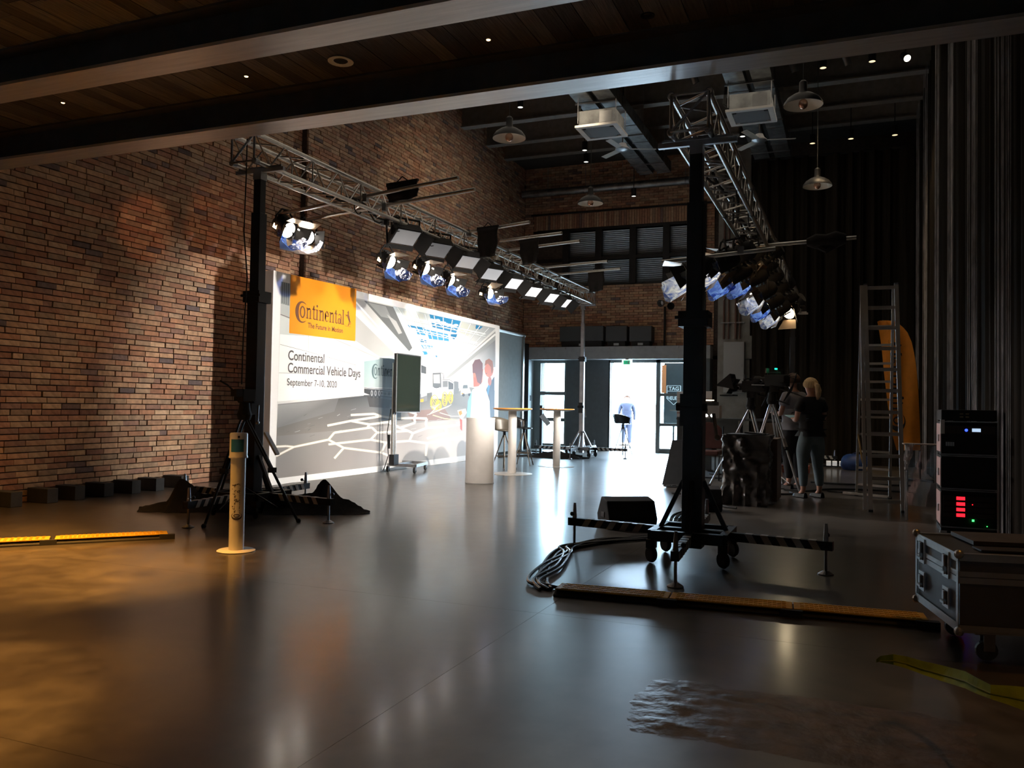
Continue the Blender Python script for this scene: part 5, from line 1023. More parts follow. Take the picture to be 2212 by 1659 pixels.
# local: x along ey_ (length), y along ex_ (width)
L_, W_, H0, H1 = 1.25, wd_, 0.16, 0.52; hw = W_/2
lam = mat('grey_laminate', (0.085, 0.078, 0.078), 0.45, noise=0.08); edge_m = mat('case_aluminium', (0.52, 0.51, 0.50), 0.38, 0.85, noise=0.1); brown = mat('brown_laminate', (0.05, 0.035, 0.026), 0.5, noise=0.2)
MB().bb(0.006, L_-0.006, -hw+0.006, hw-0.006, H0+0.004, 0.415).build('body', lam, t)
MB().bb(0.006, L_-0.006, -hw+0.006, hw-0.006, 0.425, H1-0.004).build('lid', lam, t)
MB().bb(-0.002, L_, -hw, hw, 0.384, 0.412).build('rim', edge_m, t); MB().bb(-0.002, L_, -hw, hw, 0.416, 0.440).build('rim', edge_m, t)
for (y, z, q) in ((-hw, H0, 1), (hw, H0, 1), (-hw, H1, -1), (hw, H1, -1)):
    MB().bb(0.0, L_, y-0.004 if y < 0 else y-0.028, y+0.028 if y < 0 else y+0.004, z-0.004 if q > 0 else z-0.004, z+0.004).bb(0.0, L_, y-0.004 if y < 0 else y, y if y < 0 else y+0.004, z if q > 0 else z-0.03, z+0.03 if q > 0 else z).build('edge_profile', edge_m, t)
for x in (0, L_):
    s_ = -0.004 if x == 0 else 0.004
    for z0, z1 in ((H0-0.003, H0+0.036), (H1-0.036, H1+0.003)): MB().bb(min(x, x+s_), max(x, x+s_), -hw, hw, z0, z1).build('edge_profile', edge_m, t)
    for y in (-hw, hw): MB().bb(min(x, x+s_), max(x, x+s_), y if y < 0 else y-0.026, y+0.026 if y < 0 else y, H0, H1).build('edge_profile', edge_m, t)
    for y in (-hw, hw):
        for z in (H0, H1): MB().sph((x, y, z), 0.022, 10).build('corner_ball', edge_m, t)
for y in (-hw*0.52, hw*0.62):
    for z, h in ((0.445, 0.13), (0.285, 0.10)):
        l = MB().bb(-0.010, -0.003, y-0.045, y+0.045, z-h/2, z+h/2).build('latch', edge_m, t)
        MB().bb(-0.013, -0.009, y-0.030, y+0.030, z-h/2+0.018, z+h/2-0.018).build('recess', blackm, l); MB().bar((-0.020, y-0.03, z-h/2+0.026), (-0.020, y+0.03, z-h/2+0.026), 0.012).bb(-0.022, -0.012, y-0.012, y+0.012, z-0.01, z+h/2-0.02).build('bail', edge_m, l)
MB().bb(0.36, 0.56, -hw-0.010, -hw-0.002, 0.24, 0.36).build('handle_plate', brown, t); MB().bb(0.38, 0.54, -hw-0.014, -hw-0.008, 0.27, 0.33).build('handle', blackm, t)
for x in (0.14, L_-0.14):
    for y in (-hw+0.12, hw-0.12):
        w_ = MB().lathe([(0.001, -0.018), (0.045, -0.018), (0.05, 0), (0.045, 0.018), (0.001, 0.018)], (x+0.02, y, 0.05), 18, (0.25, 1, 0)).build('caster', mat('caster_tread', (0.10, 0.09, 0.07), 0.5), t); MB().bb(x-0.04, x+0.05, y-0.035, y+0.035, 0.128, 0.158).bb(x, x+0.05, y-0.028, y-0.022, 0.05, 0.13).bb(x, x+0.05, y+0.022, y+0.028, 0.05, 0.13).build('fork', steel, w_)
MB().bb(0.16, 0.95, -0.05, hw-0.05, H1+0.004, H1+0.024).build('tray_board', mat('board', (0.12, 0.09, 0.065), 0.6, noise=0.2), t)
MB().bb(0.13, 1.1, -hw+0.10, -0.12, H1+0.003, H1+0.010).build('lid_panel', brown, t)

# ================================================================== amplifier rack
rk = thing('amplifier_rack', 'tall stacked amplifier rack with red displays beside the string curtain', 'rack', (1.08, 9.5, 0)); o3 = (1.08, 9.5, 0)
x0, x1, y0, y1 = 0.84, 1.33, 9.28, 9.72
pink = mat('pink_lit_case', (0.52, 0.33, 0.30), 0.45, noise=0.15)  # pink light falling on the left side, put into its colour
zz = [(0.06, 0.42), (0.44, 0.76), (0.78, 1.10)]
for z0, z1 in zz:
    u = MB(o3).bb(x0, x1, y0+0.012, y1, z0, z1).build('case', blackm, rk, bevel=0.006)
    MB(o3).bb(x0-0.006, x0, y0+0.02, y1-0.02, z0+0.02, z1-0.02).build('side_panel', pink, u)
    MB(o3).bb(x0-0.008, x1, y0, y0+0.014, z0-0.008, z0+0.004).build('edge', steel, u); MB(o3).bb(x0-0.008, x1, y0, y0+0.014, z1-0.004, z1+0.006).build('edge', steel, u)
    MB(o3).bb(x0-0.02, x0-0.006, y0+0.12, y0+0.20, (z0+z1)/2-0.04, (z0+z1)/2+0.03).build('latch', edge_m, u)
MB(o3).bb(x0, x1, y0+0.02, y1, 1.11, 1.22).build('top_unit', blackm, rk, bevel=0.01); MB(o3).bb(x0-0.006, x0+0.03, y0-0.004, y0+0.05, 0.98, 1.12).build('power_strip', white, rk)
MB(o3).bb(x0, x1, y0, y1, 0.0, 0.05).build('plinth', black, rk); MB(o3).bb(x0-0.01, x0+0.05, y0-0.02, y0+0.03, 0.0, 0.02).build('foot', edge_m, rk)
amp = mat('amp_front', (0.035, 0.018, 0.012), 0.4, 0.3); red = emi('red_display', (1.0, 0.01, 0.02), 3.0, (0.2, 0, 0))
for i in range(4):
    z = 0.345 - i*0.055; u = MB(o3).bb(x0+0.02, x1-0.02, y0-0.002, y0+0.012, z-0.024, z+0.024).build('amplifier', amp, rk)
    MB(o3).bb(x0+0.135, x0+0.21, y0-0.005, y0-0.002, z-0.015, z+0.017).build('display', red, u)
    if i in (1,): MB(o3).box((x0+0.275, y0-0.005, z), (0.008, 0.006, 0.008)).build('indicator', red, u)
grn = emi('green_led', (0.05, 1.0, 0.15), 3.0)
MB(o3).box((x0+0.28, y0-0.005, 0.135), (0.02, 0.006, 0.02)).build('indicator', grn, rk); MB(o3).box((x0+0.40, y0-0.005, 0.085), (0.008, 0.006, 0.008)).build('indicator', grn, rk)
MB(o3).bb(x0+0.02, x1-0.02, y0-0.002, y0+0.012, 0.985, 1.06).build('mixer_unit', amp, rk); MB(o3).lathe([(0.001, 0.0), (0.014, 0.0)], (x0+0.22, y0-0.004, 1.02), 12, (0, -1, 0)).build('knob', emi('blue_led', (0.02, 0.05, 1.0), 5.0), rk)
MB(o3).bb(x0+0.27, x0+0.345, y0-0.005, y0-0.002, 1.005, 1.038).build('display', emi('lcd', (0.55, 0.75, 1.0), 0.9), rk)
M = MB(o3)
for k in range(5): M.bb(x0+0.04+k*0.016, x0+0.05+k*0.016, y0-0.006, y0-0.002, 0.86, 0.90)
tag(M.build('connectors', edge_m, rk), kind='stuff')
M = MB(o3)
for k in range(4): M.box((x0+0.18+0.05*(k % 2), y0+0.01, 1.18 - 0.03*(k//2)), (0.03, 0.01, 0.014))
tag(M.build('push_buttons', mat('dim_button', (0.25, 0.18, 0.10), 0.5), rk), kind='stuff')
# film-wrapped acrylic table
at = thing('acrylic_table', 'clear acrylic table wrapped in plastic film left of the amplifier rack', 'table', (0.74, 10.3, 0)); o3 = (0.74, 10.3, 0)
zt2 = 0.84
MB(o3).bb(0.55, 0.93, 10.15, 10.45, zt2-0.012, zt2).build('tabletop', mat('clear_edge', (0.45, 0.36, 0.32), 0.3), at)
for x, y in ((0.585, 10.17), (0.91, 10.17), (0.585, 10.43), (0.91, 10.43)): MB(o3).tube([(x, y, 0), (x, y, zt2-0.01)], 0.011, 8).build('leg', alu, at)
M = MB(o3); vs = []
for j in range(9):
    for i in range(9):
        k = j/8; w2 = 0.10*(1-k*0.85); vs.append((0.56 + w2*i/8 + 0.015*math.sin(i*2.1+j), 10.135 + 0.02*math.sin(i*1.7+j*1.3), zt2+0.004 - k*0.30))
M.add(vs, [(j*9+i, j*9+i+1, (j+1)*9+i+1, (j+1)*9+i) for j in range(8) for i in range(8)]); M.build('film_bunch', mat('crumpled_film', (0.55, 0.52, 0.50), 0.25, alpha=0.6), at, smooth=True)
M = MB(o3); vs = []
for j in range(7):
    for i in range(9): vs.append((0.57 + 0.36*i/8, 10.142 + 0.012*math.sin(i*1.3+j), 0.82 - j*0.11))
M.add(vs, [(j*9+i, j*9+i+1, (j+1)*9+i+1, (j+1)*9+i) for j in range(6) for i in range(8)]); M.build('film_sheet', film_m, at, smooth=True)

# ================================================================== ladder
ld = thing('stepladder', 'tall aluminium A-frame ladder standing before the dark curtain', 'ladder', (0.4, 11.7, 0)); o3 = (0.4, 11.7, 0)
al2 = mat('ladder_aluminium', (0.50, 0.45, 0.39), 0.4, 0.35, noise=0.1)
fl_, fr_, bl_, br_ = onz(1881, 1106), onz(1951, 1108), onz(1850, 1070), onz(1922, 1078)
tl, tr = ony(1869, 618, 11.55), ony(1936, 616, 11.55); tl2, tr2 = ony(1862, 622, 11.62), ony(1930, 620, 11.62)
def rail(p, q, w_, h_, nm='stile'): return MB(o3).bar(p, q, w_, h_, upv=(1, 0, 0)).build(nm, al2, ld)
rail(fl_, tl, 0.06, 0.05); rail(fr_, tr, 0.06, 0.05)
d_ = V((-0.062, 0.0, 0)); rail(fl_ + d_ + V((0, 0, 0.02)), tl + d_*0.7, 0.06, 0.04)
rail(bl_, tl2, 0.05, 0.035); rail(br_, tr2, 0.05, 0.035)
for k in range(11):
    u = 0.045 + k*0.0945; MB(o3).bar(fl_.lerp(tl, u), fr_.lerp(tr, u), 0.034, 0.042).build('rung', al2, ld)
    u = 0.06 + k*0.085; 
    if k < 10: MB(o3).bar(bl_.lerp(tl2, u), br_.lerp(tr2, u), 0.028, 0.030).build('rung', al2, ld)
for p in (tl, tr): MB(o3).box(p + V((0, 0.04, -0.02)), (0.045, 0.12, 0.10)).build('hinge', steel, ld)
for p in (fl_, fr_, bl_, br_): MB(o3).box(p + V((0, 0, 0.015)), (0.05, 0.06, 0.03)).build('foot', rubber, ld)
MB(o3).bar(bl_ + V((-0.17, 0, 0.03)), br_ + V((0.02, 0, 0.03)), 0.05, 0.03).build('stabiliser', al2, ld)
MB(o3).tube([bl_.lerp(tl2, 0.32), V((bl_.x+0.06, 12.2, 0.55)), V((bl_.x+0.11, 12.2, 0.38)), fl_.lerp(tl, 0.2)], 0.012, 6).build('strap', mat('ochre_strap', (0.4, 0.25, 0.08), 0.7), ld)

# ================================================================== orange beach flag
fy = 16.0; bf = thing('beach_flag', 'tall orange feather flag with black lettering behind the ladder', 'flag', (0.95, fy, 0)); o3 = (0.95, fy, 0)
out = [(1895, 695), (1905, 693), (1920, 692), (1935, 696), (1948, 703), (1960, 718), (1969, 738), (1975, 765), (1980, 800), (1984, 850), (1986.5, 900), (1988, 940), (1988, 973)]
lefte = [(1895, 695), (1899, 715), (1903, 740), (1906, 765), (1909, 800), (1913, 835), (1917, 870), (1922, 905), (1929, 945), (1937, 973), (1961, 974)]
M = MB(o3); vs = []; n = 24; m = 8
def samp(l, v):
    L2 = sorted(l, key=lambda p: p[1]); y = v
    for a, b_ in zip(L2, L2[1:]):
        if a[1] <= y <= b_[1]: return a[0] + (b_[0]-a[0])*(y-a[1])/(max(1e-6, b_[1]-a[1]))
    return L2[-1][0] if y > L2[-1][1] else L2[0][0]
rightv = [(1896, 692.0)] + out[3:]; rightv = [(1930, 692.2), (1948, 703), (1960, 718), (1969, 738), (1975, 765), (1980, 800), (1984, 850), (1986.5, 900), (1988, 940), (1988, 973)]
for j in range(n+1):
    y = 692.5 + (973-692.5)*(j/n)**1.15; xl = samp([(1895, 692.4)] + lefte[1:-1], y); xr = samp(rightv, y)
    for i in range(m+1):
        q = ony(xl + (xr-xl)*i/m, y + (2.5 if j == 0 and i == 0 else 0), fy); vs.append(q + V((0, 0.025*math.sin(i*1.1+j*0.25), 0)))
M.add(vs, [(j*(m+1)+i, j*(m+1)+i+1, (j+1)*(m+1)+i+1, (j+1)*(m+1)+i) for j in range(n) for i in range(m)])
M.build('cloth', mat('orange_cloth', (0.80, 0.28, 0.015), 0.7, noise=0.08, bump=0.2, bscale=8), bf, smooth=True)
pole = [ony(px, py, fy+0.04) for px, py in ((1960, 1006), (1986, 975), (1988, 930), (1984, 850), (1975, 765), (1962, 720), (1940, 698), (1905, 692))]
MB(o3).tube(pole[1:], 0.012, 6).build('pole', blackm, bf, smooth=True); MB(o3).tube([ony(1988, 975, fy+.04), V((ony(1988, 975, fy).x, fy+.04, 0.03))], 0.014, 6).build('pole_base', black, bf); px9 = ony(1988, 975, fy).x
MB(o3).bar((px9-0.3, fy-0.1, 0.015), (px9+0.3, fy+0.18, 0.015), 0.05, 0.03).bar((px9-0.2, fy+0.28, 0.015), (px9+0.2, fy-0.2, 0.015), 0.05, 0.03).build('cross_foot', black, bf)
def onflag(s_, y_):      # seen from behind: mirrored, running up the flag
    y = 932 - s_*(932-735); x = 1921 + (1-s_)*10 + 0*s_ + y_*17.5; q = ony(x, y, fy); return q + V((0, -0.035, 0))
logo(onflag, 0.001, bf, o3, 0, mat('flag_black', (0.02, 0.012, 0.008), 0.8), d=V((0, -1, 0)))

# ================================================================== wrapped crate
cr = thing('wrapped_crate', 'tall crate covered in a crumpled black plastic bag, standing left of the woman', 'crate', (-1.2, 10.9, 0)); o3 = (-1.2, 10.9, 0)
M = MB(o3); vs = []; n = 84; m = 44
x0, x1, y0, y1, zt3 = -1.46, -0.96, 10.62, 11.2, 0.87
per = []
for i in range(n):
    u = i/n*4; k = int(u); f = u-k
    per.append([(x0+(x1-x0)*f, y0), (x1, y0+(y1-y0)*f), (x1-(x1-x0)*f, y1), (x0, y1-(y1-y0)*f)][k])
cxm, cym = (x0+x1)/2, (y0+y1)/2
for j in range(m+1):
    z = zt3*j/m
    for i, (x, y) in enumerate(per):
        k = 0.04*mnoise.noise(V((x*5, y*5, z*5+2))) + 0.075*abs(mnoise.noise(V((x*7+4, y*7, z*6+1.5*x)))) + 0.04*abs(mnoise.noise(V((x*15, y*15, z*13)))) + 0.012*math.sin(z*16+i*0.9) + 0.02*(1-j/m)*math.sin(i*1.3)
        d = V((x-cxm, y-cym, 0)).normalized(); vs.append((x+d.x*k, y+d.y*k, z))
fs = [(j*n+i, j*n+(i+1) % n, (j+1)*n+(i+1) % n, (j+1)*n+i) for j in range(m) for i in range(n)] + [tuple(m*n+i for i in range(n))]
M.add(vs, fs); M.build('plastic_bag', mat('black_plastic', (0.040, 0.032, 0.026), 0.30, noise=0.3, bump=0.7, bscale=14, spec=1.0), cr, smooth=True)
MB(o3).bb(x1+0.02, -0.86, y0+0.45, y1+0.55, 0.02, 0.82).build('wooden_box', mat('box_wood', (0.10, 0.055, 0.035), 0.6, noise=0.25, nscale=5, stretch=(1, 1, 6)), cr, bevel=0.004)
MB(o3).bb(x0+0.02, x1-0.01, y0+0.02, y1, zt3-0.01, zt3+0.012).build('top_board', blackm, cr)
MB(o3).bar((-1.22, 10.8, 0.90), (-0.98, 10.75, 0.885), 0.10, 0.02).build('folded_tablet', blackm, cr)

# ================================================================== cameras on tripods
led_r = emi('tally_red', (1.0, 0.03, 0.03), 6.0); led_g = emi('tally_green', (0.0, 1.0, 0.35), 4.0)
def studio_camera(c, d, label, hood=True, tally=None):
    c = V(c); t = thing('studio_camera', label, 'camera', c); R = frame_of(d)
    W = lambda x, y, z: c + R @ V((x, y, z))
    MB(c).box(W(0, 0, -0.05), (0.13, 0.17, 0.34), R).build('body', blackm, t, bevel=0.008)
    MB(c).lathe([(0.05, 0.11), (0.055, 0.14), (0.05, 0.2), (0.062, 0.22), (0.065, 0.30), (0.05, 0.30), (0.045, 0.25), (0.001, 0.24)], c, 18, R @ V((0, 0, 1))).build('lens', blackm, t, smooth=True)
    MB(c).box(W(0, 0.12, 0.0), (0.03, 0.02, 0.22), R).box(W(0, 0.10, 0.1), (0.02, 0.05, 0.02), R).box(W(0, 0.10, -0.1), (0.02, 0.05, 0.02), R).build('top_handle', blackm, t)
    vf = MB(c).box(W(0.13, 0.12, -0.02), (0.15, 0.11, 0.03), R).tube([W(0.05, 0.1, 0), W(0.1, 0.12, 0)], 0.01, 6).build('viewfinder', blackm, t)
    MB(c).tube([W(0, -0.12, -0.1), W(0.05, -0.2, -0.35), W(0.08, -0.28, -0.55)], 0.011, 6).build('pan_bar', black, t)
    MB(c).lathe([(0.05, -0.20), (0.06, -0.14), (0.05, -0.08)], c, 14).box(c+V((0, 0, -0.12)), (0.11, 0.13, 0.10)).build('fluid_head', blackm, t)
    M = MB(c)
    for k in range(3): M.tube([W(0.05*math.sin(k*2), 0.07, -0.2), W(0.1, 0.02+0.05*k, -0.30), W(0.04*k, -0.14, -0.24), W(0.02, -0.3, -0.15)], 0.008, 5)
    M.build('cable_loops', rubber, t)
    MB(c).box(W(-0.09, 0.02, -0.16), (0.05, 0.10, 0.09), R).build('battery', blackm, t); MB(c).box(W(-0.10, 0.14, 0.06), (0.09, 0.07, 0.02), R).tube([W(-0.04, 0.1, 0.06), W(-0.1, 0.13, 0.06)], 0.008, 6).build('monitor_arm', steel, t); MB(c).tube([W(-0.03, -0.07, 0.1), W(-0.03, -0.07, 0.34)], 0.009, 8).tube([W(0.03, -0.07, 0.1), W(0.03, -0.07, 0.34)], 0.009, 8).build('support_rods', steel, t); MB(c).lathe([(0.022, 0), (0.03, 0.02), (0.022, 0.04)], W(-0.07, -0.02, 0.18), 12, R @ V((1, 0, 0))).build('focus_knob', steel, t)
    if hood:
        a = [W(-0.13, -0.10, 0.34), W(0.13, -0.10, 0.34), W(0.13, 0.12, 0.20), W(-0.13, 0.12, 0.20)]; MB(c).poly(a, 0.008).build('prompter_glass_frame', blackm, t)
        MB(c).poly([W(-0.15, 0.02, 0.50), W(0.15, 0.02, 0.50), W(0.13, 0.20, 0.28), W(-0.13, 0.20, 0.28)], 0.008).poly([W(-0.15, 0.02, 0.50), W(-0.13, 0.20, 0.28), W(-0.13, -0.04, 0.22)], 0.008).poly([W(0.15, 0.02, 0.50), W(0.13, 0.20, 0.28), W(0.13, -0.04, 0.22)], 0.008).build('prompter_hood', blackm, t)
        MB(c).box(W(0, -0.13, 0.34), (0.26, 0.02, 0.20), R).build('prompter_screen', blackm, t)
    if tally: MB(c).box(W(tally[1][0], tally[1][1], tally[1][2]), (0.035, 0.02, 0.025), R).build('tally_light', tally[0], t)
    return t
c1 = ony(1622, 835, 13.0); c2 = ony(1672, 822, 12.8)
tripod((c1.x, c1.y, 0), (c1.x, c1.y, c1.z-0.30), ((c1.x-0.62, 13.1), (c1.x+0.35, 12.6), (c1.x+0.25, 13.6)), 'silver legged camera tripod nearer the wrapped crate', m=alu, r=0.016)
studio_camera(c1, (-0.95, 0.15, -0.02), 'black studio camera with a prompter hood, left one of the pair', True, (led_r, (-0.075, 0.075, -0.16)))
tripod((c2.x, c2.y, 0), (c2.x-0.03, c2.y, c2.z-0.30), ((c2.x-0.40, 12.5), (c2.x+0.40, 12.45), (c2.x+0.1, 13.4)), 'silver legged camera tripod beside the woman', m=alu, r=0.016)
studio_camera(c2, (-0.9, 0.35, 0.02), 'black studio camera with a green light, right one of the pair', False, (led_g, (-0.05, 0.17, -0.05)))
tp = COL.objects.get('studio_camera.001')
# dark leaning floor monitor
fmn = thing('floor_screen', 'dark slab-like screen leaning on the floor behind the foreground mast', 'screen', (-2.4, 12.7, 0)); o3 = (-2.4, 12.7, 0)
q = [onz(1430, 1050), onz(1484, 1053), ony(1484, 950, 12.9), ony(1452, 951, 12.9)]; q[0].z = q[1].z = 0.02
MB(o3).poly(q, 0.05, (0.1, 1, 0)).build('panel', blackm, fmn); MB(o3).bar(q[0]+V((0.05, 0.1, 0)), q[1]+V((0, 0.4, 0)), 0.04).build('stand', black, fmn)
M = MB(o3)
for k in range(4): M.tube(arc((-2.5+0.04*k, 12.55, 0.02), 0.12, 0, 5.5, 10, V((1, 0, 0)), V((0, 0.6, 0.05))), 0.009, 5)
M.build('cable_loops', rubber, fmn)

# ================================================================== people
jean = mat('grey_blue_denim', (0.15, 0.20, 0.23), 0.8, noise=0.12, bump=0.2, bscale=90); top_k = mat('black_knit', (0.010, 0.009, 0.010), 0.85, noise=0.2); hair_b = mat('blond_hair', (0.62, 0.42, 0.20), 0.5, noise=0.3, nscale=12, stretch=(5, 5, 1), bump=0.5, bscale=40); hair_d = mat('brown_hair', (0.10, 0.05, 0.03), 0.55, noise=0.3, bump=0.4, bscale=40)
shoe_m = mat('black_patent', (0.006, 0.006, 0.007), 0.3, spec=0.25); grey_sh = mat('grey_shirt', (0.30, 0.29, 0.31), 0.8, noise=0.06); dark_tr = mat('dark_trousers', (0.015, 0.014, 0.016), 0.85); eye_m = mat('eye_dark', (0.03, 0.02, 0.02), 0.2); lip_m = mat('lips', (0.45, 0.14, 0.12), 0.4)
def skinned(name, verts, edges, radii, m, parent, sub=2, root=0):
    me = bpy.data.meshes.new(name); me.from_pydata([V(v) for v in verts], edges, []); me.materials.append(m); o = bpy.data.objects.new(name, me); COL.objects.link(o); o.parent = parent
    sk = o.modifiers.new('skin', 'SKIN'); sk.use_smooth_shade = True
    for i, r in enumerate(radii): me.skin_vertices[0].data[i].radius = (r, r) if not isinstance(r, tuple) else r
    for i in range(len(verts)): me.skin_vertices[0].data[i].use_root = (i == root)
    sd = o.modifiers.new('sub', 'SUBSURF'); sd.levels = sub; sd.render_levels = sub
    return o
def person(loc, rz, label, H, woman, topm, legm, hairm, arms='hold', prop=None, group=None, hairstyle='pony', shortsl=True, headturn=0.0):
    t = thing('person', label, 'person', loc, rz, group); k = H/1.70
    S = lambda l: [tuple(c*k for c in v) for v in l]
    hw_, sw = (0.112, 0.18) if woman else (0.09, 0.19)
    # body: x right, y forward, z up
    Vb = [(0, 0, 0.96), (0, 0.0, 1.10), (0, 0.0, 1.28), (0, -0.01, 1.40), (0, 0.0, 1.475), (0, 0.02, 1.535), (0, 0.025, 1.60), (0, 0.015, 1.665)]
    Rb = [(0.095, 0.080), (0.10, 0.08), (0.135, 0.10), (0.09, 0.07), 0.048, 0.066, 0.082, 0.062]; Eb = [(i, i+1) for i in range(7)]
    def chain(start, pts, rs):
        p = start
        for v, r in zip(pts, rs): Vb.append(v); Rb.append(r); Eb.append((p, len(Vb)-1)); p = len(Vb)-1
        return p
    for s_ in (-1, 1):
        hd_ = chain(0, [(s_*hw_, 0, 0.87), (s_*hw_*1.05, 0.01, 0.68), (s_*hw_*1.1, 0.015, 0.48), (s_*hw_*1.15, -0.01, 0.34), (s_*hw_*1.2, -0.02, 0.10), (s_*hw_*1.25, 0.05, 0.045), (s_*hw_*1.3, 0.14, 0.03)], [0.082, 0.075, 0.054, 0.052, 0.036, 0.033, 0.028])
        if arms == 'hold': el, wr, hn = (s_*(sw+0.05), 0.02, 1.11), (s_*0.11, 0.24, 1.10), (s_*0.08, 0.31, 1.12)
        else: el, wr, hn = (s_*(sw+0.06), 0.0, 1.10), (s_*(sw+0.05), 0.06, 0.86), (s_*(sw+0.04), 0.08, 0.78)
        wv = chain(3, [(s_*sw*0.85, -0.01, 1.375), (s_*(sw+0.02), -0.01, 1.30), el, tuple((a+b_)/2 for a, b_ in zip(el, wr)), wr, hn], [0.052, 0.047, 0.036, 0.034, 0.024, 0.028])
        d = (V(hn)-V(wr)).normalized()
        for f in range(4):
            o_ = V((s_*0.0, 0, 0)) + (V((1, 0, 0)) if arms == 'hold' else V((0, 1, 0)))*(0.010*(f-1.5)*1.7)
            b0 = V(hn) + d*0.03 + o_; ln = (0.032, 0.036, 0.033, 0.026)[f]
            chain(wv, [tuple(b0), tuple(b0 + d*ln*0.9 + V((0, 0, -0.006))), tuple(b0 + d*ln*1.5 + V((-s_*0.01, 0, -0.022)))], [0.009, 0.0085, 0.007])
        th = V(hn) + V((-s_*0.028, 0.0, 0.012)); chain(wv, [tuple(th), tuple(th + d*0.03 + V((-s_*0.006, 0, 0.004)))], [0.010, 0.008])
    b0 = skinned('body', S(Vb), Eb, [tuple(x*k for x in r) if isinstance(r, tuple) else r*k for r in Rb], skin, t)
    # face
    hd = V((0, 0.025, 1.60))*k; ht = Matrix.Rotation(headturn, 3, 'Z')
    MB((0, 0, 0)).add([tuple(c*k for c in v) for v in ((-0.012, 0.10, 1.575), (0.012, 0.10, 1.575), (0, 0.128, 1.582), (0, 0.098, 1.622))], [(0, 1, 2), (1, 3, 2), (3, 0, 2), (0, 3, 1)]) if False else None
    M = MB(); M.add([V(v)*k for v in ((-0.013, 0.095, 1.572), (0.013, 0.095, 1.572), (0, 0.122, 1.580), (0, 0.10, 1.622))], [(0, 1, 2), (1, 3, 2), (3, 0, 2), (0, 3, 1)]); M.build('nose', skin, b0, smooth=True)
    for s_ in (-1, 1):
        MB().sph(V((s_*0.032, 0.094, 1.612))*k, 0.011*k, 8).build('eye', eye_m, b0); MB().sph(V((s_*0.079, 0.02, 1.60))*k, 0.028*k, 8, (0.35, 0.7, 1)).build('ear', skin, b0, smooth=True)
        MB().bar(V((s_*0.018, 0.100, 1.63))*k, V((s_*0.045, 0.092, 1.63))*k, 0.006).build('eyebrow', hairm, b0)
    MB().sph(V((0, 0.095, 1.552))*k, 0.018*k, 8, (1.2, 0.5, 0.4)).build('mouth', lip_m, b0)
    # hair
    M = MB(); n = 18; vs = []
    for j in range(10):
        ph = j/9*math.pi*0.62
        for i in range(n):
            a = 2*math.pi*i/n; r = 0.101 + 0.006*mnoise.noise(V((i*0.9, j*0.7, 2))); fr = max(0, math.sin(a)); lim = ph*(1 - 0.42*fr); vs.append(V((r*math.sin(lim)*math.cos(a)*0.92, 0.012 + r*math.sin(lim)*math.sin(a), 1.605 + r*math.cos(lim)))*k)
    M.add(vs, [(j*n+i, (j+1)*n+i, (j+1)*n+(i+1) % n, j*n+(i+1) % n) for j in range(9) for i in range(n)]); ho = M.build('hair', hairm, t, smooth=True); sl = ho.modifiers.new('thickness', 'SOLIDIFY'); sl.thickness = 0.012; sl.offset = 1
    if hairstyle == 'pony':
        MB().tube([V(v)*k for v in ((0, -0.085, 1.62), (0.01, -0.125, 1.60), (0.02, -0.135, 1.53), (0.03, -0.115, 1.45), (0.03, -0.10, 1.40))], [0.028, 0.034, 0.042, 0.034, 0.012], 12).build('ponytail', hairm, ho, smooth=True)
    # top
    Vt = [(0, 0, 1.03), (0, 0.0, 1.10), (0, 0.0, 1.28), (0, -0.01, 1.395), (0, -0.005, 1.43), (0, 0, 0.985), (0, 0, 0.94)]; Rt = [(0.170, 0.140), (0.160, 0.130), (0.172, 0.135), (0.118, 0.095), 0.075, (0.178, 0.145), (0.180, 0.145)]; Et = [(0, 1), (1, 2), (2, 3), (3, 4), (0, 5), (5, 6)]
    for s_ in (-1, 1):
        p = 3; pts = [(s_*sw*0.85, -0.01, 1.378), (s_*(sw+0.025), -0.008, 1.29), (s_*(sw+0.035), 0.0, 1.21)]; rs = [0.074, 0.071, 0.068]
        if not shortsl:
            el = (s_*(sw+0.05), 0.02, 1.11) if arms == 'hold' else (s_*(sw+0.06), 0.0, 1.10); wr = (s_*0.11, 0.24, 1.10) if arms == 'hold' else (s_*(sw+0.05), 0.06, 0.88); pts += [el, wr]; rs += [0.048, 0.036]
        for v, r in zip(pts, rs): Vt.append(v); Rt.append(r); Et.append((p, len(Vt)-1)); p = len(Vt)-1
    skinned('top', S(Vt), Et, [tuple(x*k for x in r) if isinstance(r, tuple) else r*k for r in Rt], topm, t)
    # trousers
    Vl = [(0, 0, 1.00), (0, -0.012, 0.92), (0, 0, 1.04)]; Rl = [(0.150, 0.120), (0.182, 0.148), (0.125, 0.10)]; El = [(0, 1), (0, 2)]
    for s_ in (-1, 1):
        p = 1
        for v, r in zip([(s_*hw_, -0.008, 0.85), (s_*hw_*1.05, 0.008, 0.68), (s_*hw_*1.1, 0.015, 0.48), (s_*hw_*1.15, -0.012, 0.34), (s_*hw_*1.2, -0.02, 0.15)], [0.128, 0.112, 0.078, 0.074, 0.056]): Vl.append(v); Rl.append(r); El.append((p, len(Vl)-1)); p = len(Vl)-1
    skinned('trousers', S(Vl), El, [tuple(x*k for x in r) if isinstance(r, tuple) else r*k for r in Rl], legm, t)
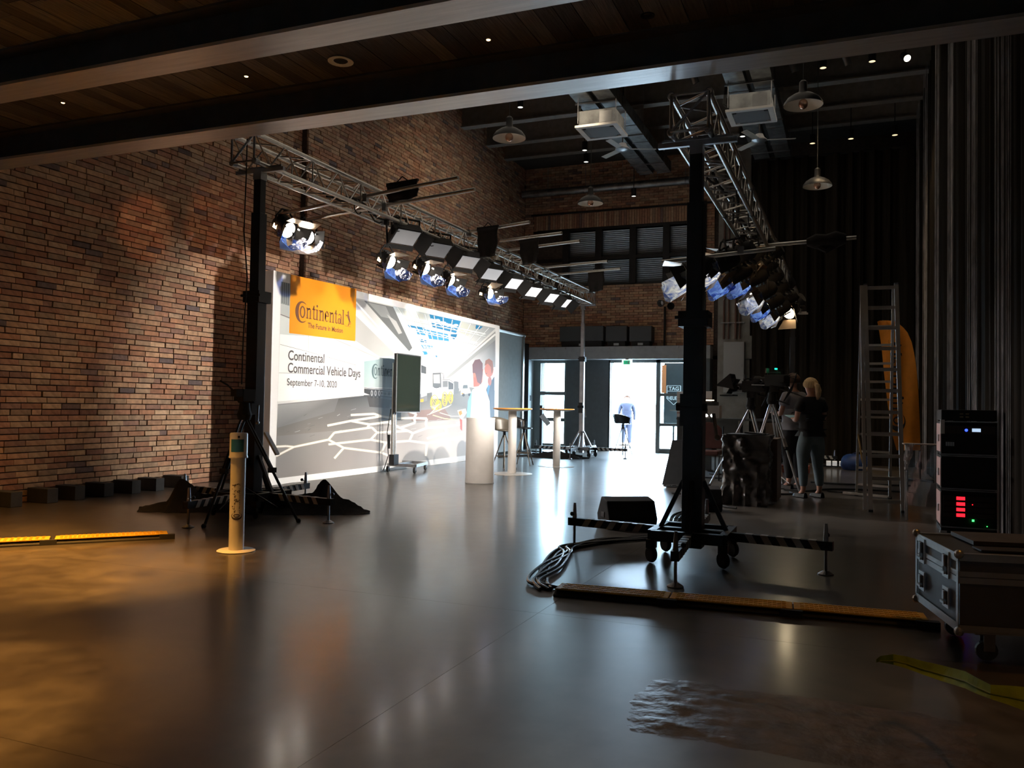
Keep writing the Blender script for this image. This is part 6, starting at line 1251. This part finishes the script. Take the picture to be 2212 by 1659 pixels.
    for s_ in (-1, 1):
        M = MB(); cx_ = s_*hw_*1.25; prof = [(-0.085, 0.0, 0.034, 0.095), (-0.04, 0.0, 0.042, 0.085), (0.03, 0.0, 0.046, 0.095), (0.10, 0.0, 0.052, 0.085), (0.16, 0.0, 0.044, 0.065), (0.20, 0.0, 0.014, 0.02)]; vs = []
        for y, z, wv_, hv in prof:
            for i in range(8): a = 2*math.pi*i/8; vs.append(V((cx_ + wv_*math.cos(a), y, max(0.001, 0.012 + hv*0.75*math.sin(a))))*k)
        M.add(vs, [(j*8+i, j*8+(i+1) % 8, (j+1)*8+(i+1) % 8, (j+1)*8+i) for j in range(5) for i in range(8)] + [tuple(range(7, -1, -1)), tuple(range(40, 48))]); M.build('shoe', shoe_m, t, smooth=True)
    return t
woman = person((-0.50, 12.08, 0), math.radians(38), 'blond woman in black top and grey-blue jeans, seen from behind, holding a sheet', 1.63, True, top_k, jean, hair_b)
# sheet and phone held
wm = Matrix.Rotation(math.radians(38), 3, 'Z'); hp_ = V((-0.52, 12.08, 0)) + wm @ V((0.0, 0.34, 1.10))
t = thing('paper_sheet', 'light blue sheet held in the hands of the blond woman', 'paper', hp_, math.radians(38)); MB().box((0, 0.03, 0.005), (0.21, 0.13, 0.006), Matrix.Rotation(0.25, 3, 'X')).build('sheet', mat('pale_blue_paper', (0.35, 0.62, 0.75), 0.6), t); MB().box((0.0, -0.005, -0.012), (0.08, 0.10, 0.012), Matrix.Rotation(0.25, 3, 'X')).build('phone', black, t)
man = person((-0.80, 13.25, 0), math.radians(52), 'man in a grey shirt, mostly hidden behind the blond woman', 1.74, False, grey_sh, dark_tr, hair_d, arms='hold', hairstyle='short', shortsl=True)
person((-6.28, 24.6, -0.02), math.radians(-160), 'pale figure in a light suit standing outside the open door', 1.62, False, mat('pale_suit', (0.03, 0.033, 0.06), 0.8), MATS['pale_suit'], hair_d, arms='down', hairstyle='short', shortsl=False)

# ================================================================== back area: desk, chair, sheets, cabinet
dk = thing('control_desk', 'long dark grey desk behind the cameras with a brown front', 'desk', (-1.9, 16.2, 0)); o3 = (-1.9, 16.2, 0)
MB(o3).bb(-3.1, -0.9, 15.95, 16.5, 0.98, 1.02).build('desktop', mat('desk_grey', (0.06, 0.065, 0.065), 0.6), dk); MB(o3).bb(-3.05, -1.95, 16.0, 16.04, 0.45, 0.98).build('front_panel', MATS['desk_grey'], dk); MB(o3).bb(-1.45, -0.9, 15.96, 16.0, 0.52, 0.96).build('front_panel', mat('desk_brown', (0.13, 0.085, 0.055), 0.6), dk)
for x in (-3.05, -1.9, -0.95): MB(o3).bb(x-0.025, x+0.025, 16.1, 16.15, 0, 0.98).build('leg', black, dk)
t = thing('desk_gear', 'small pile of silver desk gear with two bright lamps beside the camera', 'equipment', (-2.45, 16.2, 1.02)); o3 = (-2.45, 16.2, 1.02)
MB(o3).bb(-2.62, -2.3, 16.05, 16.35, 1.02, 1.26).build('box', mat('silver_box', (0.30, 0.28, 0.27), 0.5), t); MB(o3).bb(-2.60, -2.35, 16.05, 16.3, 1.26, 1.33).build('top_unit', blackm, t)
for x in (-2.54, -2.44): MB(o3).lathe([(0.001, 0), (0.028, 0)], (x, 16.045, 1.07), 12, (0, -1, 0)).build('lamp', emi('gear_lamp', (1, 0.95, 0.85), 4.0), t)
MB(o3).bb(-2.58, -2.40, 16.04, 16.048, 1.35, 1.37).build('light_strip', emi('gear_strip', (1, 0.85, 0.6), 2.5), t)
for i, (px0, px1, py0, py1, y, lab) in enumerate(((1462, 1486, 846, 900, 16.6, 'white printed sheet pinned left of the foreground mast'), (1515, 1538, 845, 901, 16.6, 'white printed sheet pinned right of the foreground mast'))):
    a, b_ = ony(px0, py1, y), ony(px1, py0, y); t = thing('wall_sheet', lab, 'paper', ((a.x+b_.x)/2, y, a.z), group='printed sheets on a board'); o3 = ((a.x+b_.x)/2, y, a.z)
    MB(o3).bb(a.x, b_.x, y, y+0.012, a.z, b_.z).build('sheet', paper, t); MB(o3).bb(a.x, b_.x, y+0.001-0.006, y-0.002, a.z+(b_.z-a.z)*0.70, a.z+(b_.z-a.z)*0.712).bb(a.x, b_.x, y-0.005, y-0.002, a.z+(b_.z-a.z)*0.14, a.z+(b_.z-a.z)*0.17).build('printed_lines', mat('red_ink', (0.30, 0.08, 0.06), 0.7), t)
    MB(o3).bb(a.x, b_.x, y+0.012, y+0.04, 0.0, a.z+0.05).build('board', grey, t)
t = thing('conference_chair', 'dark red padded chair on a tubular frame behind the foreground mast', 'chair', (-2.25, 14.2, 0)); o3 = (-2.25, 14.2, 0)
M = MB(o3); pts = []
for i in range(17): a = math.pi*i/16; pts.append((-2.25+0.24*math.cos(a), 14.40, 0.80+0.17*math.sin(a)))
pts = [(-2.01, 14.40, 0.52)] + pts + [(-2.49, 14.40, 0.52)]; M.poly(pts, 0.05, (0, -1, 0)).build('backrest', mat('maroon_fabric', (0.07, 0.022, 0.016), 0.9, noise=0.15), t, bevel=0.01)
MB(o3).bb(-2.49, -2.01, 13.95, 14.40, 0.42, 0.50).build('seat', MATS['maroon_fabric'], t, bevel=0.02)
for x in (-2.5, -2.0): MB(o3).tube([(x, 14.42, 0.9), (x, 14.42, 0.02), (x, 13.95, 0.02), (x, 13.95, 0.45)], 0.012, 8).build('leg', black, t)
MB(o3).tube([(-2.5, 14.42, 0.02), (-2.0, 14.42, 0.02)], 0.012, 8).build('stretcher', black, t)
t = thing('work_lamp', 'round black desk lamp on a thin arm before the pinned sheets', 'lamp', (-2.75, 15.5, 0)); o3 = (-2.75, 15.5, 0); q = ony(1522, 886, 15.5)
MB(o3).lathe([(0.001, 0.03), (0.04, 0.02), (0.065, -0.02)], q, 14, (0, 1, 0)).build('shade', blackm, t); MB(o3).tube([q, V((q.x+0.1, q.y, q.z-0.12)), V((q.x+0.2, q.y, 0.4)), V((q.x+0.2, q.y, 0.0))], 0.012, 6).build('arm', black, t); MB(o3).lathe([(0.12, 0), (0.12, 0.02), (0.001, 0.02)], (q.x+0.2, q.y, 0), 16).build('base', black, t)
t = thing('wall_cabinet', 'tall white cabinet fixed to the concrete column', 'cabinet', (-2.78, 21.68, 1.5)); o3 = (-2.78, 21.68, 1.5); a, b_ = ony(1562, 848, 21.6), ony(1608, 738, 21.6)
MB(o3).bb(a.x, b_.x, 21.6, 21.74, a.z, b_.z).build('body', mat('cabinet_white', (0.42, 0.41, 0.39), 0.55), t, bevel=0.004); MB(o3).bb(a.x+0.01, b_.x-0.01, 21.59, 21.6, a.z+0.01, b_.z-0.01).build('door', MATS['cabinet_white'], t); MB(o3).bb(b_.x-0.06, b_.x-0.04, 21.575, 21.59, (a.z+b_.z)/2, (a.z+b_.z)/2+0.08).build('handle', steel, t)
t = thing('cable_box', 'pale grey box mounted right of the tall white cabinet', 'box', (-2.3, 21.9, 3.0)); a, b_ = ony(1609, 775, 21.7), ony(1632, 725, 21.7); MB((-2.3, 21.9, 3.0)).bb(a.x, b_.x, 21.7, 22.0, a.z, b_.z).build('body', conc, t, bevel=0.004); MB((-2.3, 21.9, 3.0)).bb(a.x+0.02, b_.x-0.02, 21.69, 21.7, a.z+0.02, b_.z-0.02).build('cover', conc, t)
# three dark units above the lintel
for i, (p0, p1, nm) in enumerate(((1210, 1304, 'left'), (1309, 1355, 'middle'), (1360, 1408, 'right'))):
    a, b_ = ony(p0, 736, 21.7), ony(p1, 704, 21.7); t = thing('ventilation_unit', 'dark grey box unit on the grey lintel, the %s one of three' % nm, 'unit', ((a.x+b_.x)/2, 21.8, 2.84), group='dark units on the lintel'); o3 = ((a.x+b_.x)/2, 21.8, 2.84)
    MB(o3).bb(a.x, b_.x, 21.66, 22.04, a.z-0.02, b_.z).build('housing', mat('unit_grey', (0.06, 0.062, 0.064), 0.7), t, bevel=0.006); MB(o3).bb(a.x+0.05, b_.x-0.05, 21.68, 22.0, 2.84, a.z-0.02).build('bracket', blackm, t); MB(o3).bb((a.x+b_.x)/2-0.07, (a.x+b_.x)/2+0.07, 21.67, 21.68, 2.87, 2.93).build('label_plate', lgrey, t)
# wall flood lamp, pipe on the back wall
t = thing('wall_flood', 'old flood lamp on a stalk against the back brick wall, right of the dark units', 'lamp', (-4.66, 21.95, 2.9)); o3 = (-4.66, 21.95, 2.9); q = ony(1435, 662, 21.9)
MB(o3).tube([(q.x, 21.98, 2.84), (q.x, 21.98, q.z)], 0.03, 8).build('stalk', black, t); MB(o3).lathe([(0.001, -0.08), (0.07, -0.06), (0.09, 0.02), (0.10, 0.06)], q+V((-0.05, -0.1, 0.08)), 14, (-0.4, -0.8, -0.2)).build('lamp_head', steel, t, smooth=True); MB(o3).lathe([(0.001, -0.08), (0.07, -0.06), (0.09, 0.02), (0.10, 0.06)], q+V((0.18, -0.1, 0.0)), 14, (0.4, -0.8, -0.2)).build('lamp_head', blackm, t, smooth=True)
t = thing('duct_pipe', 'round galvanised pipe running along the top of the back brick wall', 'pipe', (-6.2, 21.75, 7.2)); o3 = (-6.2, 21.75, 7.2)
MB(o3).tube([(-8.66, 21.75, 7.2), (-3.95, 21.75, 7.2)], 0.10, 20).build('pipe', galv, t, smooth=True)
for x in (-7.9, -6.8, -5.75, -4.8, -4.05): MB(o3).lathe([(0.102, -0.02), (0.107, 0), (0.102, 0.02)], (x, 21.75, 7.2), 20, (1, 0, 0)).tube([(x, 21.75, 7.3), (x, 21.75, 7.9)], 0.006, 5).build('hanger', steel, t)
# items along the curtain foot
t = thing('blue_bag', 'crumpled blue bag on the floor at the foot of the dark curtain', 'bag', (0.1, 18.3, 0)); M = MB((0.1, 18.3, 0)); M.sph((0.1, 18.3, 0.13), 0.30, 18, (1, 0.7, 0.62)); 
for i, v in enumerate(M.v): k = 1 + 0.16*mnoise.noise(v*5); M.v[i] = V((0.1+(v.x-0.1)*k, 18.3+(v.y-18.3)*k, max(0.0, v.z*k)))
M.build('bag', mat('blue_plastic', (0.02, 0.06, 0.22), 0.5, noise=0.2), t, smooth=True); MB((0.1, 18.3, 0)).tube(arc((0.1, 18.25, 0.26), 0.09, 0.1, 3.0, 8), 0.012, 6).build('handle', MATS['blue_plastic'], t)
t = thing('floor_lamp_bar', 'row of three small white lamps on the floor behind the woman', 'lamp', (-0.3, 18.6, 0)); o3 = (-0.3, 18.6, 0); MB(o3).bar((-0.6, 18.6, 0.05), (0.05, 18.7, 0.05), 0.06, 0.05).build('bar', black, t)
for px in (1790, 1803, 1818):
    q = ony(px, 1000, 18.5); MB(o3).box((q.x, 18.5, 0.11), (0.09, 0.05, 0.09), Matrix.Rotation(0.5, 3, 'X')).build('lamp', emi('small_lamp', (1, 0.97, 0.9), 0.3), t)
t = thing('tool_box', 'low red and orange box on the floor beside the camera tripod', 'box', (-0.95, 16.5, 0)); o3 = (-0.95, 16.5, 0); MB(o3).bb(-1.25, -0.7, 16.4, 16.7, 0.02, 0.16).build('body', mat('red_case', (0.25, 0.05, 0.02), 0.6), t, bevel=0.01); MB(o3).bb(-1.24, -0.71, 16.395, 16.4, 0.10, 0.12).build('stripe', MATS['orange_strip'], t); MB(o3).bb(-1.05, -0.9, 16.5, 16.6, 0.16, 0.19).build('handle', black, t)

# ================================================================== hanging things in the hall
white_in = mat('enamel_white', (0.85, 0.80, 0.70), 0.35, noise=0.03); bulb = mat('copper_bulb', (0.55, 0.28, 0.18), 0.2, 0.7)
def pendant(x, y, z, label, r=0.27):
    o3 = (x, y, z); t = thing('pendant_lamp', label, 'lamp', o3, group='enamel pendant lamps in the hall')
    MB(o3).lathe([(r, 0), (r*0.97, 0.035), (r*0.80, 0.10), (r*0.52, 0.15), (r*0.25, 0.18), (r*0.20, 0.22), (r*0.20, 0.33), (r*0.10, 0.36), (0.001, 0.36)], o3, 32).build('shade', black, t, smooth=True)
    MB(o3).lathe([(r*0.985, 0.0), (r*0.95, 0.03), (r*0.78, 0.09), (r*0.5, 0.135), (0.001, 0.15)], o3, 32).build('shade_lining', white_in, t, smooth=True)
    MB(o3).sph((x, y, 0.02+z), 0.065, 14, (1, 1, 1.1)).build('bulb', bulb, t, smooth=True)
    MB(o3).tube([(x, y, z+0.36), (x, y, HZ)], 0.006, 5).build('cord', rubber, t)
pendant(-5.12, 12.23, 5.5, 'white-lined enamel pendant lamp nearest, left of the ducts'); pendant(-5.12, 16.75, 5.5, 'white-lined enamel pendant lamp before the back wall pipe')
pendant(-0.64, 12.27, 5.5, 'white-lined enamel pendant lamp right of the upper air conditioner'); pendant(-0.61, 16.83, 5.5, 'white-lined enamel pendant lamp in front of the dark curtain')
def ac_unit(cx, cy, z, label):
    o3 = (cx, cy, z); t = thing('cassette_unit', label, 'air conditioner', o3, group='ceiling cassette air conditioners'); h = 0.42
    MB(o3).bb(cx-0.36, cx+0.36, cy-0.34, cy+0.34, z+0.04, z+0.34).build('body', galv, t)
    M = MB(o3)
    for a in ((-h, -h, h, -h+0.10), (-h, h-0.10, h, h), (-h, -h+0.10, -h+0.10, h-0.10), (h-0.10, -h+0.10, h, h-0.10)): M.bb(cx+a[0], cx+a[2], cy+a[1], cy+a[3], z, z+0.045)
    M.build('face_frame', white, t); MB(o3).bb(cx-0.25, cx+0.25, cy-0.25, cy+0.25, z+0.004, z+0.04).build('intake_grille', mat('grille_grey', (0.10, 0.10, 0.10), 0.7), t)
    for dx, dy, a, b_ in ((-0.28, 0, 0.03, 0.24), (0.28, 0, 0.03, 0.24), (0, -0.28, 0.24, 0.03), (0, 0.28, 0.24, 0.03)): MB(o3).bb(cx+dx-a, cx+dx+a, cy+dy-b_, cy+dy+b_, z+0.002, z+0.03).build('louvre', MATS['grille_grey'] if dx or dy else white, t)
    MB(o3).bb(cx+0.05, cx+0.30, cy-0.345, cy-0.335, z+0.08, z+0.30).build('electric_box', lgrey, t)
    for sx_ in (-1, 1):
        for sy_ in (-1, 1): MB(o3).tube([(cx+sx_*0.38, cy+sy_*0.36, z+0.1), (cx+sx_*0.38, cy+sy_*0.36, HZ)], 0.008, 5).build('hanger', steel, t)
    MB(o3).tube([(cx-0.38, cy, z+0.2), (cx-0.5, cy, z+0.3), (cx-0.48, cy+0.1, z+0.65), (cx-0.3, cy+0.2, z+0.75)], 0.03, 8).build('refrigerant_pipe', rubber, t)
ac_unit(-4.56, 15.6, 6.6, 'square white ceiling cassette under the left pair of ducts'); ac_unit(-1.72, 15.7, 6.6, 'square white ceiling cassette under the right pair of ducts')
def ducts(xa, xb, y0, y1, label):
    o3 = ((xa+xb)/2, (y0+y1)/2, 7.2); t = thing('air_ducts', label, 'duct', o3, group='galvanised duct pairs under the hall joists'); g_ = 0.06; xm = (xa+xb)/2
    for a, b_ in ((xa, xm-g_), (xm+g_, xb)):
        y = y0
        while y < y1-0.1:
            e = min(y+1.15, y1); MB(o3).bb(a, b_, y+0.01, e-0.01, 7.2, 7.46).build('duct_section', galv, t)
            MB(o3).bb(a-0.012, b_+0.012, e-0.015, e+0.015, 7.185, 7.475).build('flange', steel, t); y = e
    MB(o3).bb(xm-g_*0.6, xm+g_*0.6, y0, y1, 7.28, 7.36).build('cable_tray', rubber, t)
    y = y0+0.8
    while y < y1: MB(o3).bb(xa-0.03, xb+0.03, y-0.015, y+0.015, 7.165, 7.19).tube([(xa-0.02, y, 7.18), (xa-0.02, y, HZ)], 0.006, 5).tube([(xb+0.02, y, 7.18), (xb+0.02, y, HZ)], 0.006, 5).build('hanger', steel, t); y += 2.2
ducts(-5.05, -4.25, 12.5, 20.8, 'pair of galvanised ducts running back above the left cassette'); ducts(-2.16, -1.34, 12.5, 20.6, 'pair of galvanised ducts running back above the right cassette')
def fan(x, y, z, label, rz):
    o3 = (x, y, z); t = thing('ceiling_fan', label, 'fan', o3, rz, group='three-blade ceiling fans')
    MB().tube([(0, 0, 0.1), (0, 0, HZ-z)], 0.012, 8).build('rod', black, t); MB().lathe([(0.001, -0.05), (0.09, -0.045), (0.15, -0.01), (0.15, 0.01), (0.10, 0.05), (0.07, 0.12), (0.001, 0.14)], (0, 0, 0), 20).build('motor', steel, t, smooth=True)
    for k in range(3):
        a = k*2*math.pi/3; R = Matrix.Rotation(a, 3, 'Z'); MB().box(R @ V((0.42, 0, 0.0)), (0.55, 0.12, 0.008), R @ Matrix.Rotation(0.18, 3, 'X')).build('blade', mat('pale_blade', (0.45, 0.44, 0.40), 0.5), t)
fan(-4.44, 16.76, 6.6, 'small ceiling fan under the left pair of ducts', 0.35); fan(-1.72, 17.1, 6.6, 'small ceiling fan under the right pair of ducts', 0.2)
can_on = emi('can_warm', (1.0, 0.72, 0.42), 1.6); can_hot = emi('can_glare', (1.0, 0.80, 0.50), 60); can_w = emi('can_cool', (1, 0.97, 0.9), 1.5)
cans = [(1778, 147, 7.45, can_on, 'first glowing can spot right of the ducts near the beam', 0), (1884, 133, 7.45, can_on, 'second glowing can spot right of the ducts near the beam', 0), (1960, 126, 7.45, can_hot, 'dazzling can spot at the upper right beside the curtain', 1),
        (1755, 310, 7.2, can_on, 'left glowing can spot of the far row above the dark curtain', 0), (1838, 300, 7.2, can_on, 'middle glowing can spot of the far row above the dark curtain', 0), (1933, 292, 7.2, can_on, 'right glowing can spot of the far row above the dark curtain', 0),
        (1263, 325, 7.2, can_w, 'pale can spot left of the left ceiling fan', 0), (1604, 295, 7.2, can_w, 'pale can spot beside the right ducts, right of the truss', 0), (1266, 350, 7.2, can_w, 'small dark can spot below the pale one, left of the fan', 0), (1369, 424, 6.6, can_w, 'can spot hanging before the back brick wall, under the ducts', 0),
        (1504, 180, 7.45, lens_off, 'tilted silver can spot left of the truss end under the beam', 2), (1718, 155, 7.45, lens_off, 'tilted silver can spot left of the upper right pendant', 2), (1833, 140, 7.45, lens_off, 'tilted silver can spot between two glowing can spots', 2), (1124, 232, 7.45, can_w, 'can spot just under the beam above the left pendant', 0)]
for px, py, z, m_, lab, tl_ in cans:
    p = onz(px, py, z); ax = V((0, 0, 1)) if tl_ == 0 else (V((-0.25, 0.75, 0.6)) if tl_ == 1 else V((-0.3, -0.3, 0.9))); ax.normalize(); t = thing('can_spot', lab, 'spotlight', p, group='can spotlights under the hall joists')
    MB(p).lathe([(0.055, 0), (0.065, 0.0), (0.065, 0.20), (0.001, 0.20)], p, 18, ax).build('housing', steel if tl_ == 2 else black, t, smooth=True); MB(p).lathe([(0.001, 0.006), (0.056, 0.004)], p, 16, ax).build('lens', m_, t)
    MB(p).tube([p + ax*0.2, V((p.x, p.y, p.z+0.24)), V((p.x, p.y, HZ))], 0.01, 6).build('stem', black, t)

# ================================================================== leaf, litter
lf = thing('plant_leaf', 'long yellow-green leaf reaching in at the lower right corner', 'leaf', (1.0, 3.2, 0)); o3 = (1.0, 3.2, 0)
M = MB(o3); n = 26; vs = []
up_ = [(1893, 1424), (1902, 1417), (1930, 1413), (1958, 1418), (1990, 1427), (2030, 1436), (2062, 1444), (2085, 1450), (2110, 1464), (2140, 1479), (2180, 1481), (2214, 1484), (2330, 1500)]
lo_ = [(1893, 1428), (1905, 1431), (1930, 1436), (1958, 1444), (1990, 1456), (2030, 1470), (2062, 1480), (2085, 1487), (2110, 1499), (2140, 1510), (2180, 1523), (2214, 1536), (2330, 1580)]
for i, (a, b_) in enumerate(zip(up_, lo_)):
    zl = 0.30 - 0.05*math.sin(i*0.5); pa, pb = onz(*a, zl + 0.02), onz(*b_, zl - 0.015)
    mid = (pa+pb)/2 + V((0, 0, -0.008)); vs += [pa, pa.lerp(mid, 0.5)+V((0, 0, 0.004*math.sin(i*2.3))), mid, mid.lerp(pb, 0.5)+V((0, 0, 0.004*math.cos(i*2.1))), pb]
M.add(vs, [(i*5+j, i*5+j+1, (i+1)*5+j+1, (i+1)*5+j) for i in range(len(up_)-1) for j in range(4)]); M.build('blade', mat('leaf_green', (0.30, 0.36, 0.02), 0.85, spec=0.1, noise=0.25, nscale=10, bump=0.3, bscale=25), lf, smooth=True)
MB(o3).tube([vs[i*5+2]+V((0, 0, 0.002)) for i in range(len(up_))], [0.0015]+[0.003]*(len(up_)-1), 6).build('midrib', mat('rib_green', (0.24, 0.27, 0.03), 0.8, spec=0.1), lf)
e_ = vs[-3]; MB(o3).tube([e_, e_ + V((0.25, 0.0, 0.04)), e_ + V((0.42, 0.06, -0.08)), V((e_.x+0.46, e_.y+0.08, 0.0))], 0.008, 6).build('stalk', MATS['rib_green'], lf); pot_c = (e_.x+0.46, e_.y+0.08, 0)
MB(o3).lathe([(0.001, 0), (0.12, 0), (0.16, 0.24), (0.15, 0.24), (0.14, 0.20), (0.001, 0.19)], pot_c, 24).build('pot', blackm, lf)
